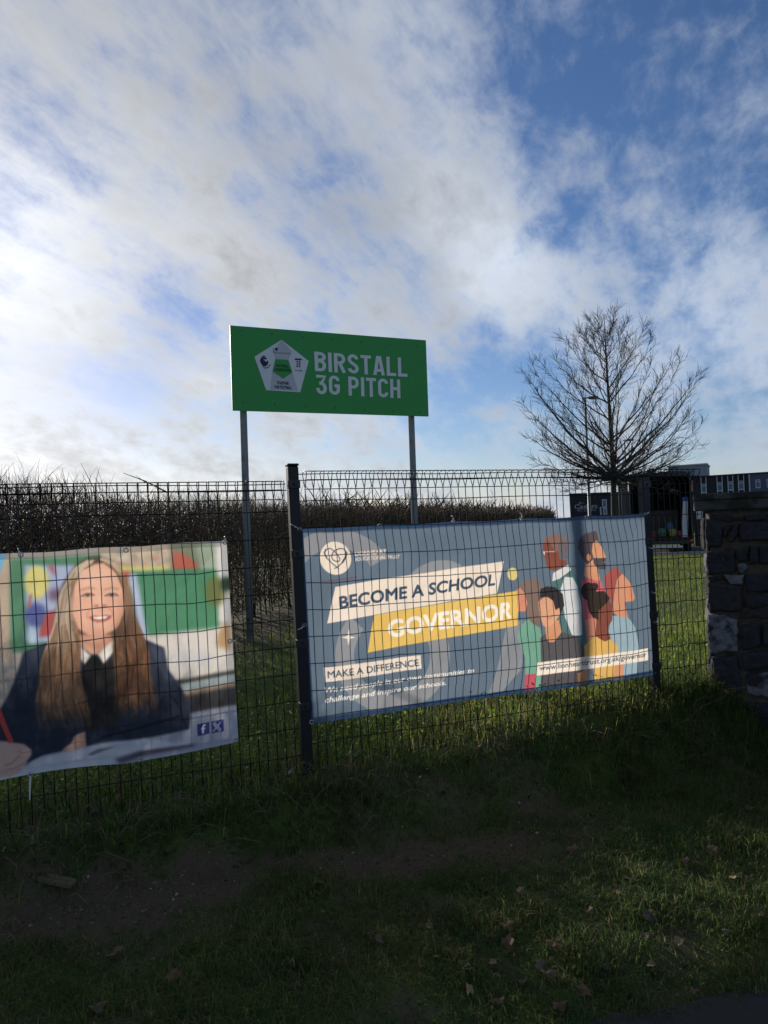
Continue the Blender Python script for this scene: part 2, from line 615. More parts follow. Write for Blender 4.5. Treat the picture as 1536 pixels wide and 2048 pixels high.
def ground_h(X, Y):
    X = np.asarray(X, dtype=float); Y = np.asarray(Y, dtype=float)
    qx, qy = X - F0.x, Y - F0.y
    s = qx * FD.x + qy * FD.y
    d = qx * FN.x + qy * FN.y
    U = upper(s)
    t = np.clip((d - 0.02) / 0.50, 0, 1); t = t * t * (3 - 2 * t)
    front = U * (1 - t)
    tb = np.clip((-d - 0.3) / 5.0, 0, 1); tb = tb * tb * (3 - 2 * tb)
    back = U * (1 - tb) + 0.05 * tb
    h = np.where(d > 0, front, back)
    near = np.exp(-np.maximum(0, np.hypot(X, Y - 4) - 4) / 3)
    h = h + (fbm(X * 2.2, Y * 2.2, 3) - 0.5) * 0.09 * near + (fbm(X * 9, Y * 9, 5, 3) - 0.5) * 0.035 * near
    return h


def gz(x, y):
    return float(ground_h(np.array([x]), np.array([y]))[0])


def dirt_mask(X, Y):
    """1 = turf, 0 = bare soil"""
    qx, qy = X - F0.x, Y - F0.y
    s = qx * FD.x + qy * FD.y
    d = qx * FN.x + qy * FN.y
    n = fbm(X * 1.9, Y * 1.9, 21)
    n2 = fbm(X * 5.5, Y * 5.5, 31)
    track = np.exp(-((d - 0.62 - 0.12 * np.sin(s * 1.7)) / 0.25) ** 2) * np.clip((1.7 - s) / 0.9, 0, 1)
    m = 0.79 + (n - 0.5) * 1.7 + (n2 - 0.5) * 1.7 - track * 1.0
    m = np.where(d < -0.1, 0.9 + (n2 - 0.5) * 0.6, m)
    # foot of the hedge and the sign posts: bare
    hx = -4.15 + 0.28 * (Y - 7.4)
    m = m - np.exp(-((X - hx - 0.9) / 1.0) ** 2) * (d < 0) * 0.9
    return np.clip(m, 0, 1)


def build_ground():
    # one sheet, fine near the camera, coarse towards the horizon
    def axis(lo, hi, fine_lo, fine_hi, step):
        a = list(np.arange(fine_lo, fine_hi + 1e-6, step))
        g, x = step, fine_hi
        while x < hi:
            g *= 1.25; x += g; a.append(x)
        g, x = step, fine_lo
        b = []
        while x > lo:
            g *= 1.25; x -= g; b.append(x)
        return np.array(b[::-1] + a)
    xs = axis(-2500, 2500, -3.2, 4.0, 0.04)
    ys = axis(-300, 4500, 1.4, 7.0, 0.04)
    XX, YY = np.meshgrid(xs, ys)
    H = ground_h(XX, YY)
    v = np.stack([XX, YY, H], -1).reshape(-1, 3)
    ny, nx = XX.shape
    idx = np.arange(nx * ny).reshape(ny, nx)
    f = np.stack([idx[:-1, :-1], idx[:-1, 1:], idx[1:, 1:], idx[1:, :-1]], -1).reshape(-1, 4)
    msk = dirt_mask(XX, YY).reshape(-1, 1)
    col = np.repeat(msk, 3, 1)
    me = mesh_np('ground', v, f, M['ground'], col, smooth=True)
    tag(link('ground', me), kind='structure')


build_ground()

# ------------------------------------------------------------------ tarmac path corner and the road behind
def sheet(name, pts, mat, zoff, thick=None, kind='structure', n=14):
    """strip between two polylines of equal length, following the ground"""
    a, b = pts
    vs, fs = [], []
    for i in range(len(a)):
        for k in range(n + 1):
            t = k / n
            x = a[i][0] * (1 - t) + b[i][0] * t
            y = a[i][1] * (1 - t) + b[i][1] * t
            vs.append((x, y, zoff(x, y)))
    for i in range(len(a) - 1):
        for k in range(n):
            q = i * (n + 1) + k
            fs.append((q, q + 1, q + n + 2, q + n + 1))
    o = link(name, mesh(name, vs, fs, mat))
    if kind: o['kind'] = kind
    return o


pa = on_plane(1010, 2075, (0, 0, 0.03), Vector((0, 0, 1)))
pb = on_plane(1560, 1955, (0, 0, 0.03), Vector((0, 0, 1)))
pd = (pb - pa).normalized()
edge_pts, far_pts = [], []
for i in range(31):
    t = -1.2 + i * 0.16
    p = pa + pd * t
    w = 0.022 * math.sin(i * 2.1) + 0.018 * math.sin(i * 5.3)
    edge_pts.append((p.x - pd.y * w, p.y + pd.x * w))
    q = p + Vector((pd.y, -pd.x, 0)) * 1.6
    far_pts.append((q.x, q.y))
sheet('tarmac_path', (edge_pts, far_pts), M['asphalt'], lambda x, y: gz(x, y) + 0.022, n=24)

VANZ = 29.4
sheet('access_road', ([(4, 27.6), (14, 27.9), (60, 29.5)], [(4, 36), (14, 36), (60, 37)]), M['asphalt'], lambda x, y: 0.062, n=6)
kb = MB()
for (x0, y0), (x1, y1) in (((4, 27.6), (14, 27.9)), ((14, 27.9), (60, 29.5))):
    c = Vector(((x0 + x1) / 2, (y0 + y1) / 2 - 0.09, 0.09))
    dx = Vector((x1 - x0, y1 - y0, 0)); ln = dx.length; dx.normalize()
    kb.box(c, (ln, 0.15, 0.16), (dx, Vector((-dx.y, dx.x, 0)), Vector((0, 0, 1))), 0.02)
tag(kb.build('road_kerb', M['kerb']), kind='structure')

# ------------------------------------------------------------------ mesh fence
HT_R = px_to_fence(600, 943)[1]      # panel tops, read off at the post
HT_L = px_to_fence(562, 963)[1]
S_R = px_to_fence(1291, 1000)[0]     # right post
print('tops', HT_R, HT_L, 'right post s', S_R)


def wire_profile(H, zb):
    """vertical wire with its rolled triangular top, in (d, z)"""
    return [(0, zb), (0, zb + 0.5), (0, H - 0.095), (-0.040, H - 0.014), (-0.030, H - 0.003), (-0.012, H),
            (0.030, H + 0.002), (0.044, H - 0.004), (0.042, H - 0.018), (0.006, H - 0.092)]


def fence_panel(s0, s1, H, zb, label, extend):
    root = empty('mesh_fence', fp((s0 + s1) / 2, 0, zb), label, 'fence', 'mesh lengths of the roll top fence')
    n = int(round((s1 - s0 - 0.06) / 0.05))
    base = Vector(root.location)
    w = MB()
    pts = [Vector((0, 0, 0)) + FD * (LEAN * (z - zb)) + FN * d + Vector((0, 0, z - zb)) for d, z in wire_profile(H, zb)]
    w.tube(pts, 0.0027, 5)
    wm = mesh('vertical_wire', w.v, w.f, M['wire'], True)
    for i in range(n + 1):
        s = s0 + 0.03 + (s1 - s0 - 0.06) * i / n
        p = fp(s, 0, zb)
        jit = (random.random() - .5) * 0.004
        link('vertical_wire', wm, root, p - base + FD * jit)
    zs = [(-0.005, H - 0.099), (-0.043, H - 0.012), (0.047, H - 0.002), (0.028, H - 0.048), (-0.026, H - 0.048)]
    z = H - 0.165
    while z > zb + 0.03:
        zs.append((-0.005, z)); z -= 0.15
    L = s1 - s0
    h = MB()
    segs = 14
    h.tube([FD * (L * (k / segs - .5)) + Vector((0, 0, 0.003 * math.sin(k * 0.9))) for k in range(segs + 1)], 0.0028, 5)
    hm = mesh('horizontal_wire', h.v, h.f, M['wire'], True)
    h2 = MB()
    h2.tube([FD * ((L - 0.07) * (k / segs - .5)) for k in range(segs + 1)], 0.0028, 5)
    hm2 = mesh('horizontal_wire_short', h2.v, h2.f, M['wire'], True)
    for k, (d, z) in enumerate(zs):
        p = fp((s0 + s1) / 2, d, z) - base
        link('horizontal_wire', hm2 if k in (0, 2, 3) else hm, root, p)
    return root


GB = lambda s: float(upper(s)) - 0.10
fence_panel(-2.46, -0.035, HT_L, GB(-1.4), 'length of dark wire mesh fence carrying the schoolgirl photo banner', 0)
fence_panel(0.035, S_R - 0.03, HT_R, GB(0.5), 'length of dark wire mesh fence carrying the blue school governor banner', 0)
S_END = px_to_fence(1409, 1150)[0] - 0.0
fence_panel(S_R + 0.03, S_END, HT_R - 0.0, GB(2.4), 'short length of dark wire mesh fence between fence post and stone wall', 0)


def fence_post(s, ztop, label, clamps, d=-0.012):
    zb = float(upper(s)) - 0.12
    root = empty('fence_post', fp(s, d, zb), label, 'fence post', 'square posts of the mesh fence')
    ax = (FD, FN, Vector((LEAN * FD.x, LEAN * FD.y, 1)).normalized())
    b = MB()
    b.box(fp(s, d, (zb + ztop - 0.012) / 2), (0.06, 0.06, ztop - 0.012 - zb), ax, 0.006)
    b.build('post_body', M['post'], root)
    c = MB()
    c.box(fp(s, d, ztop - 0.005), (0.066, 0.066, 0.014), ax, 0.004)
    c.build('post_cap', M['wire'], root)
    for z in clamps:
        k = MB()
        k.box(fp(s, d + 0.035, z), (0.064, 0.008, 0.042), ax, 0.003)
        k.box(fp(s - 0.0325, d + 0.016, z), (0.005, 0.03, 0.042), ax, 0)
        k.box(fp(s + 0.0325, d + 0.016, z), (0.005, 0.03, 0.042), ax, 0)
        cl = k.build('clamp', M['clamp'], root)
        q = MB()
        q.tube([fp(s, d + 0.039, z), fp(s, d + 0.046, z)], [0.011, 0.008], 8)
        q.build('bolt', M['bolt'], cl)
    return root


ZT = px_to_fence(577, 928)[1]
cz = [px_to_fence(580, y)[1] for y in (969, 1108, 1288, 1415)]
fence_post(0.0, ZT, 'dark square fence post between the two banners', cz)
fence_post(S_R, px_to_fence(1288, 949)[1], 'dark square fence post at the right edge of governor banner', [q - 0.03 for q in cz])
fence_post(-2.50, ZT - 0.06, 'dark square fence post at the far end of the schoolgirl banner panel', cz)


# ------------------------------------------------------------------ painter for flat print
class Canvas:
    def __init__(self, w, h, ss, bg):
        self.w, self.h, self.ss = w * ss, h * ss, ss
        self.a = np.empty((self.h, self.w, 3)); self.a[:] = bg
        self.hom = None

    def M(self, pts):
        """control points -> canvas pixels (x right, y up)"""
        return [self.map(p) for p in pts]

    def mask_box(self, pts, pad):
        p = np.array(pts)
        x0, x1 = max(0, int(p[:, 0].min()) - pad), min(self.w, int(p[:, 0].max()) + 2 + pad)
        y0, y1 = max(0, int(p[:, 1].min()) - pad), min(self.h, int(p[:, 1].max()) + 2 + pad)
        if x1 <= x0 or y1 <= y0: return None
        X, Y = np.meshgrid(np.arange(x0, x1) + .5, np.arange(y0, y1) + .5)
        ins = np.zeros(X.shape, dtype=bool)
        n = len(p)
        for i in range(n):
            xa, ya = p[i]; xb, yb = p[(i + 1) % n]
            if ya == yb: continue
            ins ^= ((ya > Y) != (yb > Y)) & (X < (xb - xa) * (Y - ya) / (yb - ya) + xa)
        return x0, x1, y0, y1, ins

    def mask_poly(self, pts):
        m = np.zeros((self.h, self.w), dtype=bool)
        q = self.mask_box(pts, 0)
        if q: m[q[2]:q[3], q[0]:q[1]] = q[4]
        return m

    @staticmethod
    def blur(m, r):
        m = m.astype(float)
        r = int(r)
        if r < 1: return m
        for _ in range(2):
            for ax in (0, 1):
                pad = [(0, 0), (0, 0)]; pad[ax] = (r + 1, r)
                c = np.cumsum(np.pad(m, pad, mode='edge'), axis=ax)
                if ax == 0: m = (c[2 * r + 1:] - c[:-2 * r - 1]) / (2 * r + 1)
                else: m = (c[:, 2 * r + 1:] - c[:, :-2 * r - 1]) / (2 * r + 1)
        return m

    def comp(self, m, col, al=1.0):
        m = (m.astype(float) * al)[..., None]
        self.a = self.a * (1 - m) + np.asarray(col, dtype=float) * m

    def poly(self, pts, col, blur=0, al=1.0, raw=False):
        br = int(blur * self.ss)
        q = self.mask_box(pts if raw else self.M(pts), 2 * br + 1)
        if not q: return
        x0, x1, y0, y1, ins = q
        k = (self.blur(ins, br) * al)[..., None]
        self.a[y0:y1, x0:x1] = self.a[y0:y1, x0:x1] * (1 - k) + np.asarray(col, dtype=float) * k

    def ell(self, cx, cy, rx, ry, col, blur=0, al=1.0, rot=0, a0=0, a1=360, n=40):
        pts = []
        for i in range(n):
            a = R(a0 + (a1 - a0) * i / (n if a1 - a0 == 360 else n - 1))
            x, y = rx * math.cos(a), ry * math.sin(a)
            pts.append((cx + x * math.cos(R(rot)) - y * math.sin(R(rot)), cy + x * math.sin(R(rot)) + y * math.cos(R(rot))))
        self.poly(pts, col, blur, al)

    def stroke(self, pts, wid, col, al=1.0, taper=None, raw=False):
        q = np.array(pts if raw else self.M(pts))
        wd = np.linspace(wid, wid * (taper if taper is not None else 1), len(q)) * self.ss
        t = np.gradient(q, axis=0)
        t /= np.maximum(np.linalg.norm(t, axis=1, keepdims=True), 1e-6)
        nn = np.stack([-t[:, 1], t[:, 0]], 1)
        poly = np.concatenate([q + nn * wd[:, None] / 2, (q - nn * wd[:, None] / 2)[::-1]])
        # local composite for speed
        x0, x1 = max(0, int(poly[:, 0].min()) - 1), min(self.w, int(poly[:, 0].max()) + 2)
        y0, y1 = max(0, int(poly[:, 1].min()) - 1), min(self.h, int(poly[:, 1].max()) + 2)
        if x1 <= x0 or y1 <= y0: return
        X, Y = np.meshgrid(np.arange(x0, x1) + .5, np.arange(y0, y1) + .5)
        ins = np.zeros(X.shape, dtype=bool)
        for i in range(len(q) - 1):
            for tri in ((q[i] + nn[i] * wd[i] / 2, q[i] - nn[i] * wd[i] / 2, q[i + 1] - nn[i + 1] * wd[i + 1] / 2),
                        (q[i] + nn[i] * wd[i] / 2, q[i + 1] - nn[i + 1] * wd[i + 1] / 2, q[i + 1] + nn[i + 1] * wd[i + 1] / 2)):
                tq = np.array(tri)
                i0, i1 = max(0, int(tq[:, 0].min()) - x0 - 1), max(0, int(tq[:, 0].max()) - x0 + 2)
                j0, j1 = max(0, int(tq[:, 1].min()) - y0 - 1), max(0, int(tq[:, 1].max()) - y0 + 2)
                if i1 > i0 and j1 > j0:
                    ins[j0:j1, i0:i1] |= self.tri_in(tri, X[j0:j1, i0:i1], Y[j0:j1, i0:i1])
        k = (ins.astype(float) * al)[..., None]
        s = self.a[y0:y1, x0:x1]
        self.a[y0:y1, x0:x1] = s * (1 - k) + np.asarray(col, dtype=float) * k

    @staticmethod
    def tri_in(t, X, Y):
        (ax, ay), (bx, by), (cx, cy) = t
        d1 = (X - bx) * (ay - by) - (ax - bx) * (Y - by)
        d2 = (X - cx) * (by - cy) - (bx - cx) * (Y - cy)
        d3 = (X - ax) * (cy - ay) - (cx - ax) * (Y - ay)
        neg = (d1 < 0) | (d2 < 0) | (d3 < 0)
        pos = (d1 > 0) | (d2 > 0) | (d3 > 0)
        return ~(neg & pos)

    def text(self, s, quad, col, bold=0.0, shear=0.0, al=1.0):
        """text fitted into a quad of control points: tl, tr, br, bl (cap height / baseline)"""
        vs, tris = text_tris(s, 0.0, shear)
        tl, tr, br, bl = [np.array(p, dtype=float) for p in self.M(quad)]
        u, v = vs[:, 0:1], vs[:, 1:2]
        P = (bl * (1 - u) + br * u) * (1 - v) + (tl * (1 - u) + tr * u) * v
        e = bold * np.linalg.norm(tl - bl)
        offs = [(0, 0)] if bold <= 0 else [(math.cos(a) * e, math.sin(a) * e) for a in np.arange(0, 6.2, 6.283 / 8)]
        for t, of in [(t, of) for of in offs for t in tris]:
            q = P[list(t)] + np.array(of)
            x0, x1 = max(0, int(q[:, 0].min()) - 1), min(self.w, int(q[:, 0].max()) + 2)
            y0, y1 = max(0, int(q[:, 1].min()) - 1), min(self.h, int(q[:, 1].max()) + 2)
            if x1 <= x0 or y1 <= y0: continue
            X, Y = np.meshgrid(np.arange(x0, x1) + .5, np.arange(y0, y1) + .5)
            k = self.tri_in(q, X, Y)[..., None] * al
            sl_ = self.a[y0:y1, x0:x1]
            self.a[y0:y1, x0:x1] = sl_ * (1 - k) + np.asarray(col, dtype=float) * k

    def down(self):
        s = self.ss
        return self.a.reshape(self.h // s, s, self.w // s, s, 3).mean((1, 3))


def text_tris(s, bold=0.0, shear=0.0, mono=False):
    cu = bpy.data.curves.new('t', 'FONT')
    cu.body = s
    cu.offset = bold
    cu.resolution_u = 3
    cu.shear = shear
    ob = bpy.data.objects.new('t', cu)
    COL.objects.link(ob)
    dg = bpy.context.evaluated_depsgraph_get()
    me = ob.evaluated_get(dg).to_mesh()
    me.calc_loop_triangles()
    v = np.array([tuple(p.co) for p in me.vertices])[:, :2]
    tr = [tuple(t.vertices) for t in me.loop_triangles]
    ob.evaluated_get(dg).to_mesh_clear()
    bpy.data.objects.remove(ob); bpy.data.curves.remove(cu)
    x0, x1 = v[:, 0].min(), v[:, 0].max()
    # baseline 0 .. cap height (Bfont cap height is about 0.73 of its size), plus boldening
    v = np.stack([(v[:, 0] - x0) / (x1 - x0), (v[:, 1] + bold) / (0.729 + 2 * bold)], 1)
    return v, tr


def homography(src, dst):
    A = []
    for (x, y), (u, v) in zip(src, dst):
        A.append([x, y, 1, 0, 0, 0, -u * x, -u * y, -u])
        A.append([0, 0, 0, x, y, 1, -v * x, -v * y, -v])
    _, _, vt = np.linalg.svd(np.array(A))
    H = vt[-1].reshape(3, 3)
    return H / H[2, 2]


def happly(H, p):
    q = H @ np.array([p[0], p[1], 1.0])
    return q[:2] / q[2]


GAP = 0.012


def banner(name, label, corners, res, painter, hem, ties, waves, left_ext=0.0, hang=None):
    """corners: tl, tr, br, bl in photograph pixels, laid on the fence plane"""
    c = [np.array(px_to_fence(px, py, GAP)) for px, py in corners]
    if left_ext:
        c[0] = c[0] + (c[0] - c[1]) / np.linalg.norm(c[0] - c[1]) * left_ext
        c[3] = c[3] + (c[3] - c[2]) / np.linalg.norm(c[3] - c[2]) * left_ext
    tl, tr_, br, bl = c
    wd = np.linalg.norm(tr_ - tl); ht = np.linalg.norm(tl - bl)
    nx, ny = int(wd / res), int(ht / res)
    print(name, 'size', wd, ht, nx, ny)
    cv = Canvas(nx, ny, 3, (128, 128, 128))
    H = homography([tl, tr_, br, bl], [(0, cv.h), (cv.w, cv.h), (cv.w, 0), (0, 0)])
    cv.H = H
    cv.map = lambda p: tuple(happly(H, px_to_fence(p[0], p[1], GAP)))
    painter(cv)
    img = s2l(np.clip(cv.down(), 0, 255))
    lum_ = img.mean(-1, keepdims=True)
    img = img * 0.76 + lum_ * 0.24 + 0.006      # print greyed; lens haze put into its colour as lifted blacks
    Hi = np.linalg.inv(H)
    uu, vv = np.meshgrid((np.arange(nx) + .5) * 3, (np.arange(ny) + .5) * 3)
    uu[:, 0] = 0; uu[:, -1] = nx * 3; vv[0] = 0; vv[-1] = ny * 3
    w = Hi[2, 0] * uu + Hi[2, 1] * vv + Hi[2, 2]
    S = (Hi[0, 0] * uu + Hi[0, 1] * vv + Hi[0, 2]) / w
    Z = (Hi[1, 0] * uu + Hi[1, 1] * vv + Hi[1, 2]) / w
    U, V = uu / (nx * 3), vv / (ny * 3)
    dd, dz = waves(U, V, S, Z, wd, ht)
    Z = Z + dz
    dd = dd + GAP
    Sx = S + LEAN * (Z - EYE)
    P = np.stack([F0.x + FD.x * Sx + FN.x * dd, F0.y + FD.y * Sx + FN.y * dd, Z], -1)
    root_loc = fp(float((tl[0] + tr_[0]) / 2), GAP, float(bl[1]))
    root = empty('vinyl_banner', root_loc, label, 'banner', None)
    e = np.minimum(np.minimum(U, 1 - U) * wd, np.minimum(V, 1 - V) * ht)
    alpha = np.where(e < hem, 0.55, 1.0)
    col = np.concatenate([np.clip(img * GAIN, 0, 0.95), alpha[..., None]], -1).reshape(-1, 4)
    idx = np.arange(nx * ny).reshape(ny, nx)
    f = np.stack([idx[:-1, :-1], idx[:-1, 1:], idx[1:, 1:], idx[1:, :-1]], -1).reshape(-1, 4)
    me = mesh_np('printed_sheet', P.reshape(-1, 3) - np.array(root_loc), f, M['vinyl'], col, smooth=True)
    link('printed_sheet', me, root)

    def surf(u, v):
        i, j = min(ny - 1, max(0, int(v * ny))), min(nx - 1, max(0, int(u * nx)))
        return Vector(P[i, j])
    for (px, py, tie) in ties:
        q = cv.map((px, py))
        u, v = q[0] / cv.w, q[1] / cv.h
        p = surf(u, v) + FN * 0.003
        t = MB()
        t.torus(p, FD, Vector((0, 0, 1)), 0.0105, 0.0034, 14, 5)
        ey = t.build('eyelet', M['eyelet'], root, True)
        if tie:
            k = MB()
            a = Vector(tie)
            tgt = p + FD * a.x + Vector((0, 0, a.y))
            mid = (p + tgt) / 2 + FN * 0.012
            k.tube([p - FN * 0.01, p + FN * 0.008, mid, tgt + FN * 0.004, tgt - FN * 0.012], 0.0022, 5)
            k.box(mid, (0.007, 0.006, 0.007))
            k.build('cable_tie', M['tie'], root)
    if hang:
        for (x0, y0, x1, y1) in hang:
            a, b = px_to_fence(x0, y0, 0.03), px_to_fence(x1, y1, 0.03)
            k = MB()
            pa_, pb_ = fp(a[0], 0.03, a[1]), fp(b[0], 0.03, b[1])
            k.tube([pa_, (pa_ + pb_) / 2 + FN * 0.006, pb_], [0.004, 0.0045, 0.003], 5)
            k.build('cable_tie', M['tie'], root)
    return root


GAIN = 1.2


def paint_governor(cv):
    def C3(pts): return [(580 + x / 4.042, 1020 + y / 4.042) for x, y in pts]
    def C4(pts): return [(940 + x / 3.938, 1020 + y / 3.938) for x, y in pts]
    BG = (84, 106, 128); BLUE = (38, 74, 112); ARC = (128, 133, 142); CREAM = (222, 206, 190); YEL = (222, 180, 50)
    NAVY = (52, 74, 98)
    cv.a[:] = BLUE
    inner = [(606, 1066), (1288, 1034.5), (1308, 1341), (628, 1436)]
    cv.poly(inner, BG)
    # big ring of the O behind the writing, and the wide band
    def ring(cx, cy, r, w, a0, a1, col, al=1.0, sy=1.0):
        pts = []
        n = 40
        for i in range(n + 1):
            a = R(a0 + (a1 - a0) * i / n); pts.append((cx + r * math.cos(a), cy + r * sy * math.sin(a)))
        for i in range(n + 1):
            a = R(a1 + (a0 - a1) * i / n); pts.append((cx + (r - w) * math.cos(a), cy + (r - w) * sy * math.sin(a)))
        cv.poly(pts, col, 0, al)
    inner_mask = cv.mask_poly(cv.M(inner))
    keep = cv.a.copy()
    ring(672, 1172, 114, 37, 180, 330, ARC)
    ring(880, 1200, 80, 24, 180, 300, ARC)
    ring(782, 1310, 114, 38, -40, 222, ARC, 1.0, 1.02)
    cv.poly(C4([(265, 900), (390, 860), (380, 1250), (250, 1440), (150, 1465)]), ARC)
    cv.poly(C4([(265, 1100), (350, 900), (470, 870), (330, 1300), (250, 1440), (130, 1468)]), (122, 128, 138), 0, .8)
    cv.a = np.where(inner_mask[..., None], cv.a, keep)
    # logo
    cv.ell(668.5, 1115.5, 31, 33, CREAM)
    LG = (70, 84, 98)
    cv.stroke(C3([(380, 470), (330, 430), (285, 385), (268, 345), (285, 315), (320, 308), (350, 330), (378, 365), (392, 390), (385, 410), (360, 412), (335, 400), (325, 375), (335, 345), (355, 325), (390, 308), (425, 310), (447, 335), (440, 375), (410, 420), (375, 452), (345, 470)]), 1.7, LG)
    cv.stroke(C3([(285, 385), (268, 345), (285, 315)]), 2.6, LG)
    cv.stroke(C3([(447, 335), (440, 375), (410, 420)]), 3.2, LG)
    cv.text('LIONHEART', C3([(516, 338), (766, 318), (768, 352), (518, 368)]), CREAM, 0.05)
    cv.text('EDUCATIONAL TRUST', C3([(518, 382), (874, 360), (874, 390), (518, 412)]), CREAM, 0.02)
    cv.poly(C3([(245, 570), (530, 530), (532, 548), (247, 588)]), (92, 88, 104))
    # strips
    cv.poly([(666, 1172.5), (1003, 1122), (990, 1186), (652, 1246)], CREAM)
    cv.poly([(746, 1230), (1034, 1180), (1030, 1250), (733, 1304)], YEL)
    cv.text('BECOME A SCHOOL', [(675, 1191), (988, 1146), (985, 1169), (677, 1216)], NAVY, 0.045)
    cv.text('GOVERNOR', [(773, 1240), (1020, 1201), (1017, 1234), (777, 1274)], (232, 222, 208), 0.055)
    # star
    sx, sy = 580 + 463 / 4.042, 1020 + 1025 / 4.042
    st = []
    for i in range(8):
        a = R(-90 + 45 * i); r = (17 if i % 4 == 0 else 14.5) if i % 2 == 0 else 3.6
        st.append((sx + r * math.cos(a), sy + r * math.sin(a)))
    cv.poly(st, CREAM)
    cv.poly(C3([(268, 1270), (1048, 1170), (1056, 1280), (278, 1385)]), CREAM)
    cv.text('MAKE A DIFFERENCE', C3([(296, 1295), (1030, 1203), (1036, 1258), (300, 1352)]), NAVY, 0.02)
    cv.text('We need people in our own communities to', C3([(276, 1425), (1468, 1272), (1470, 1308), (278, 1470)]), (228, 222, 212), 0.03, 0.2)
    cv.text('challenge and inspire our schools.', C3([(278, 1505), (1250, 1375), (1252, 1412), (280, 1550)]), (228, 222, 212), 0.03, 0.2)
    # people, flat illustration
    SK1, SK2, SK3 = (205, 135, 85), (128, 62, 44), (200, 120, 95)
    cv.ell(1020.5, 1147.5, 10.5, 12.5, (212, 192, 100))
    # old man at the back
    cv.poly(C4([(655, 490), (770, 430), (840, 520), (870, 640), (880, 900), (900, 1160), (640, 1000), (620, 640)]), (66, 108, 112))
    cv.poly(C4([(650, 495), (768, 430), (790, 470), (700, 540), (640, 560)]), (198, 196, 198))
    cv.poly(C4([(740, 525), (800, 530), (838, 600), (862, 760), (866, 980), (790, 985), (730, 840), (705, 620)]), (196, 200, 205))
    cv.ell(940 + 668 / 3.938, 1020 + 290 / 3.938, 25.5, 26, (128, 92, 82))
    cv.poly(C4([(705, 215), (760, 280), (765, 380), (700, 390), (690, 280)]), (98, 92, 98))
    cv.poly(C4([(570, 270), (620, 250), (650, 300), (655, 330), (690, 320), (700, 390), (755, 395), (755, 430), (655, 475), (620, 472), (595, 440), (585, 380), (568, 360)]), SK2)
    cv.stroke(C4([(570, 328), (665, 325)]), 1.2, (190, 180, 175))
    cv.poly(C4([(568, 328), (582, 330), (580, 362)]), (215, 210, 205))
    # bearded man
    cv.poly(C4([(865, 545), (930, 520), (1010, 560), (1040, 640), (960, 960), (900, 1030), (865, 700)]), (192, 76, 92))
    cv.poly(C4([(900, 400), (960, 390), (1000, 540), (985, 560), (880, 520)]), SK1)
    cv.poly(C4([(840, 300), (850, 230), (900, 190), (990, 165), (1005, 240), (960, 270), (950, 330), (950, 390), (905, 430), (870, 380)]), (82, 66, 74))
    cv.poly(C4([(955, 265), (990, 240), (1025, 300), (1050, 375), (960, 385), (945, 330)]), SK1)
    cv.poly(C4([(950, 380), (1050, 378), (1050, 400), (1020, 412), (1048, 418), (1045, 465), (1000, 468), (955, 430)]), (74, 66, 76))
    cv.ell(940 + 918 / 3.938, 1020 + 375 / 3.938, 4.2, 7, SK1)
    # red haired woman in light blue
    cv.poly(C4([(1085, 830), (1205, 820), (1280, 920), (1315, 1080), (1315, 1290), (1100, 1330), (1060, 1000)]), (132, 164, 182))
    cv.poly(C4([(1030, 520), (1110, 440), (1165, 495), (1145, 640), (1100, 720), (1050, 690)]), (160, 66, 56))
    cv.poly(C4([(1130, 540), (1170, 498), (1225, 560), (1250, 605), (1270, 690), (1255, 715), (1190, 722), (1220, 835), (1160, 840), (1095, 800), (1105, 680)]), (208, 132, 90))
    # woman in yellow with a bun
    cv.poly(C4([(880, 1060), (960, 985), (1080, 1010), (1140, 1060), (1150, 1180), (1125, 1330), (980, 1350), (960, 1200), (870, 1150)]), (212, 164, 50))
    cv.poly(C4([(890, 860), (980, 840), (985, 960), (900, 1040)]), (206, 122, 92))
    cv.poly(C4([(985, 740), (1050, 690), (1095, 740), (1095, 860), (1060, 920), (1085, 1010), (1040, 1030), (960, 985)]), SK2)
    cv.poly(C4([(905, 740), (900, 660), (960, 640), (1030, 635), (1075, 690), (1060, 720), (1030, 745), (985, 790), (990, 865), (945, 840), (915, 790)]), (52, 40, 34))
    cv.ell(940 + 915 / 3.938, 1020 + 640 / 3.938, 13.5, 18, (52, 40, 34))
    cv.ell(940 + 955 / 3.938, 1020 + 600 / 3.938, 8, 7, (52, 40, 34))
    cv.poly(C4([(815, 1270), (920, 1245), (930, 1365), (835, 1380)]), SK1)
    cv.poly(C4([(1135, 1190), (1205, 1180), (1205, 1330), (1130, 1340)]), SK1)
    # woman in green
    cv.poly(C4([(410, 870), (470, 850), (530, 920), (555, 1100), (555, 1420), (430, 1432), (405, 1150), (350, 1000)]), (98, 160, 138))
    cv.poly(C4([(418, 1290), (500, 1285), (510, 1425), (430, 1432)]), (190, 56, 76))
    cv.poly(C4([(350, 600), (420, 550), (500, 535), (550, 580), (555, 800), (520, 920), (460, 880), (410, 800), (430, 720), (400, 650)]), (120, 98, 90))
    cv.poly(C4([(345, 630), (375, 610), (410, 650), (435, 730), (415, 795), (360, 795)]), (206, 124, 90))
    # man in dark grey
    cv.poly(C4([(530, 1000), (590, 960), (720, 960), (830, 990), (880, 1080), (900, 1250), (840, 1280), (850, 1370), (555, 1400), (535, 1200)]), (80, 78, 84))
    cv.poly(C4([(570, 900), (680, 860), (700, 955), (640, 1035), (600, 1035), (582, 1000)]), SK1)
    cv.poly(C4([(522, 720), (570, 680), (650, 700), (690, 760), (700, 800), (650, 880), (600, 915), (560, 910), (530, 830)]), (214, 148, 104))
    cv.poly(C4([(535, 690), (540, 620), (590, 600), (660, 605), (720, 660), (728, 750), (690, 830), (690, 765), (655, 785), (640, 715), (590, 680)]), (48, 44, 48))
    cv.stroke(C4([(580, 840), (610, 852), (640, 820)]), 1.0, (150, 92, 66))
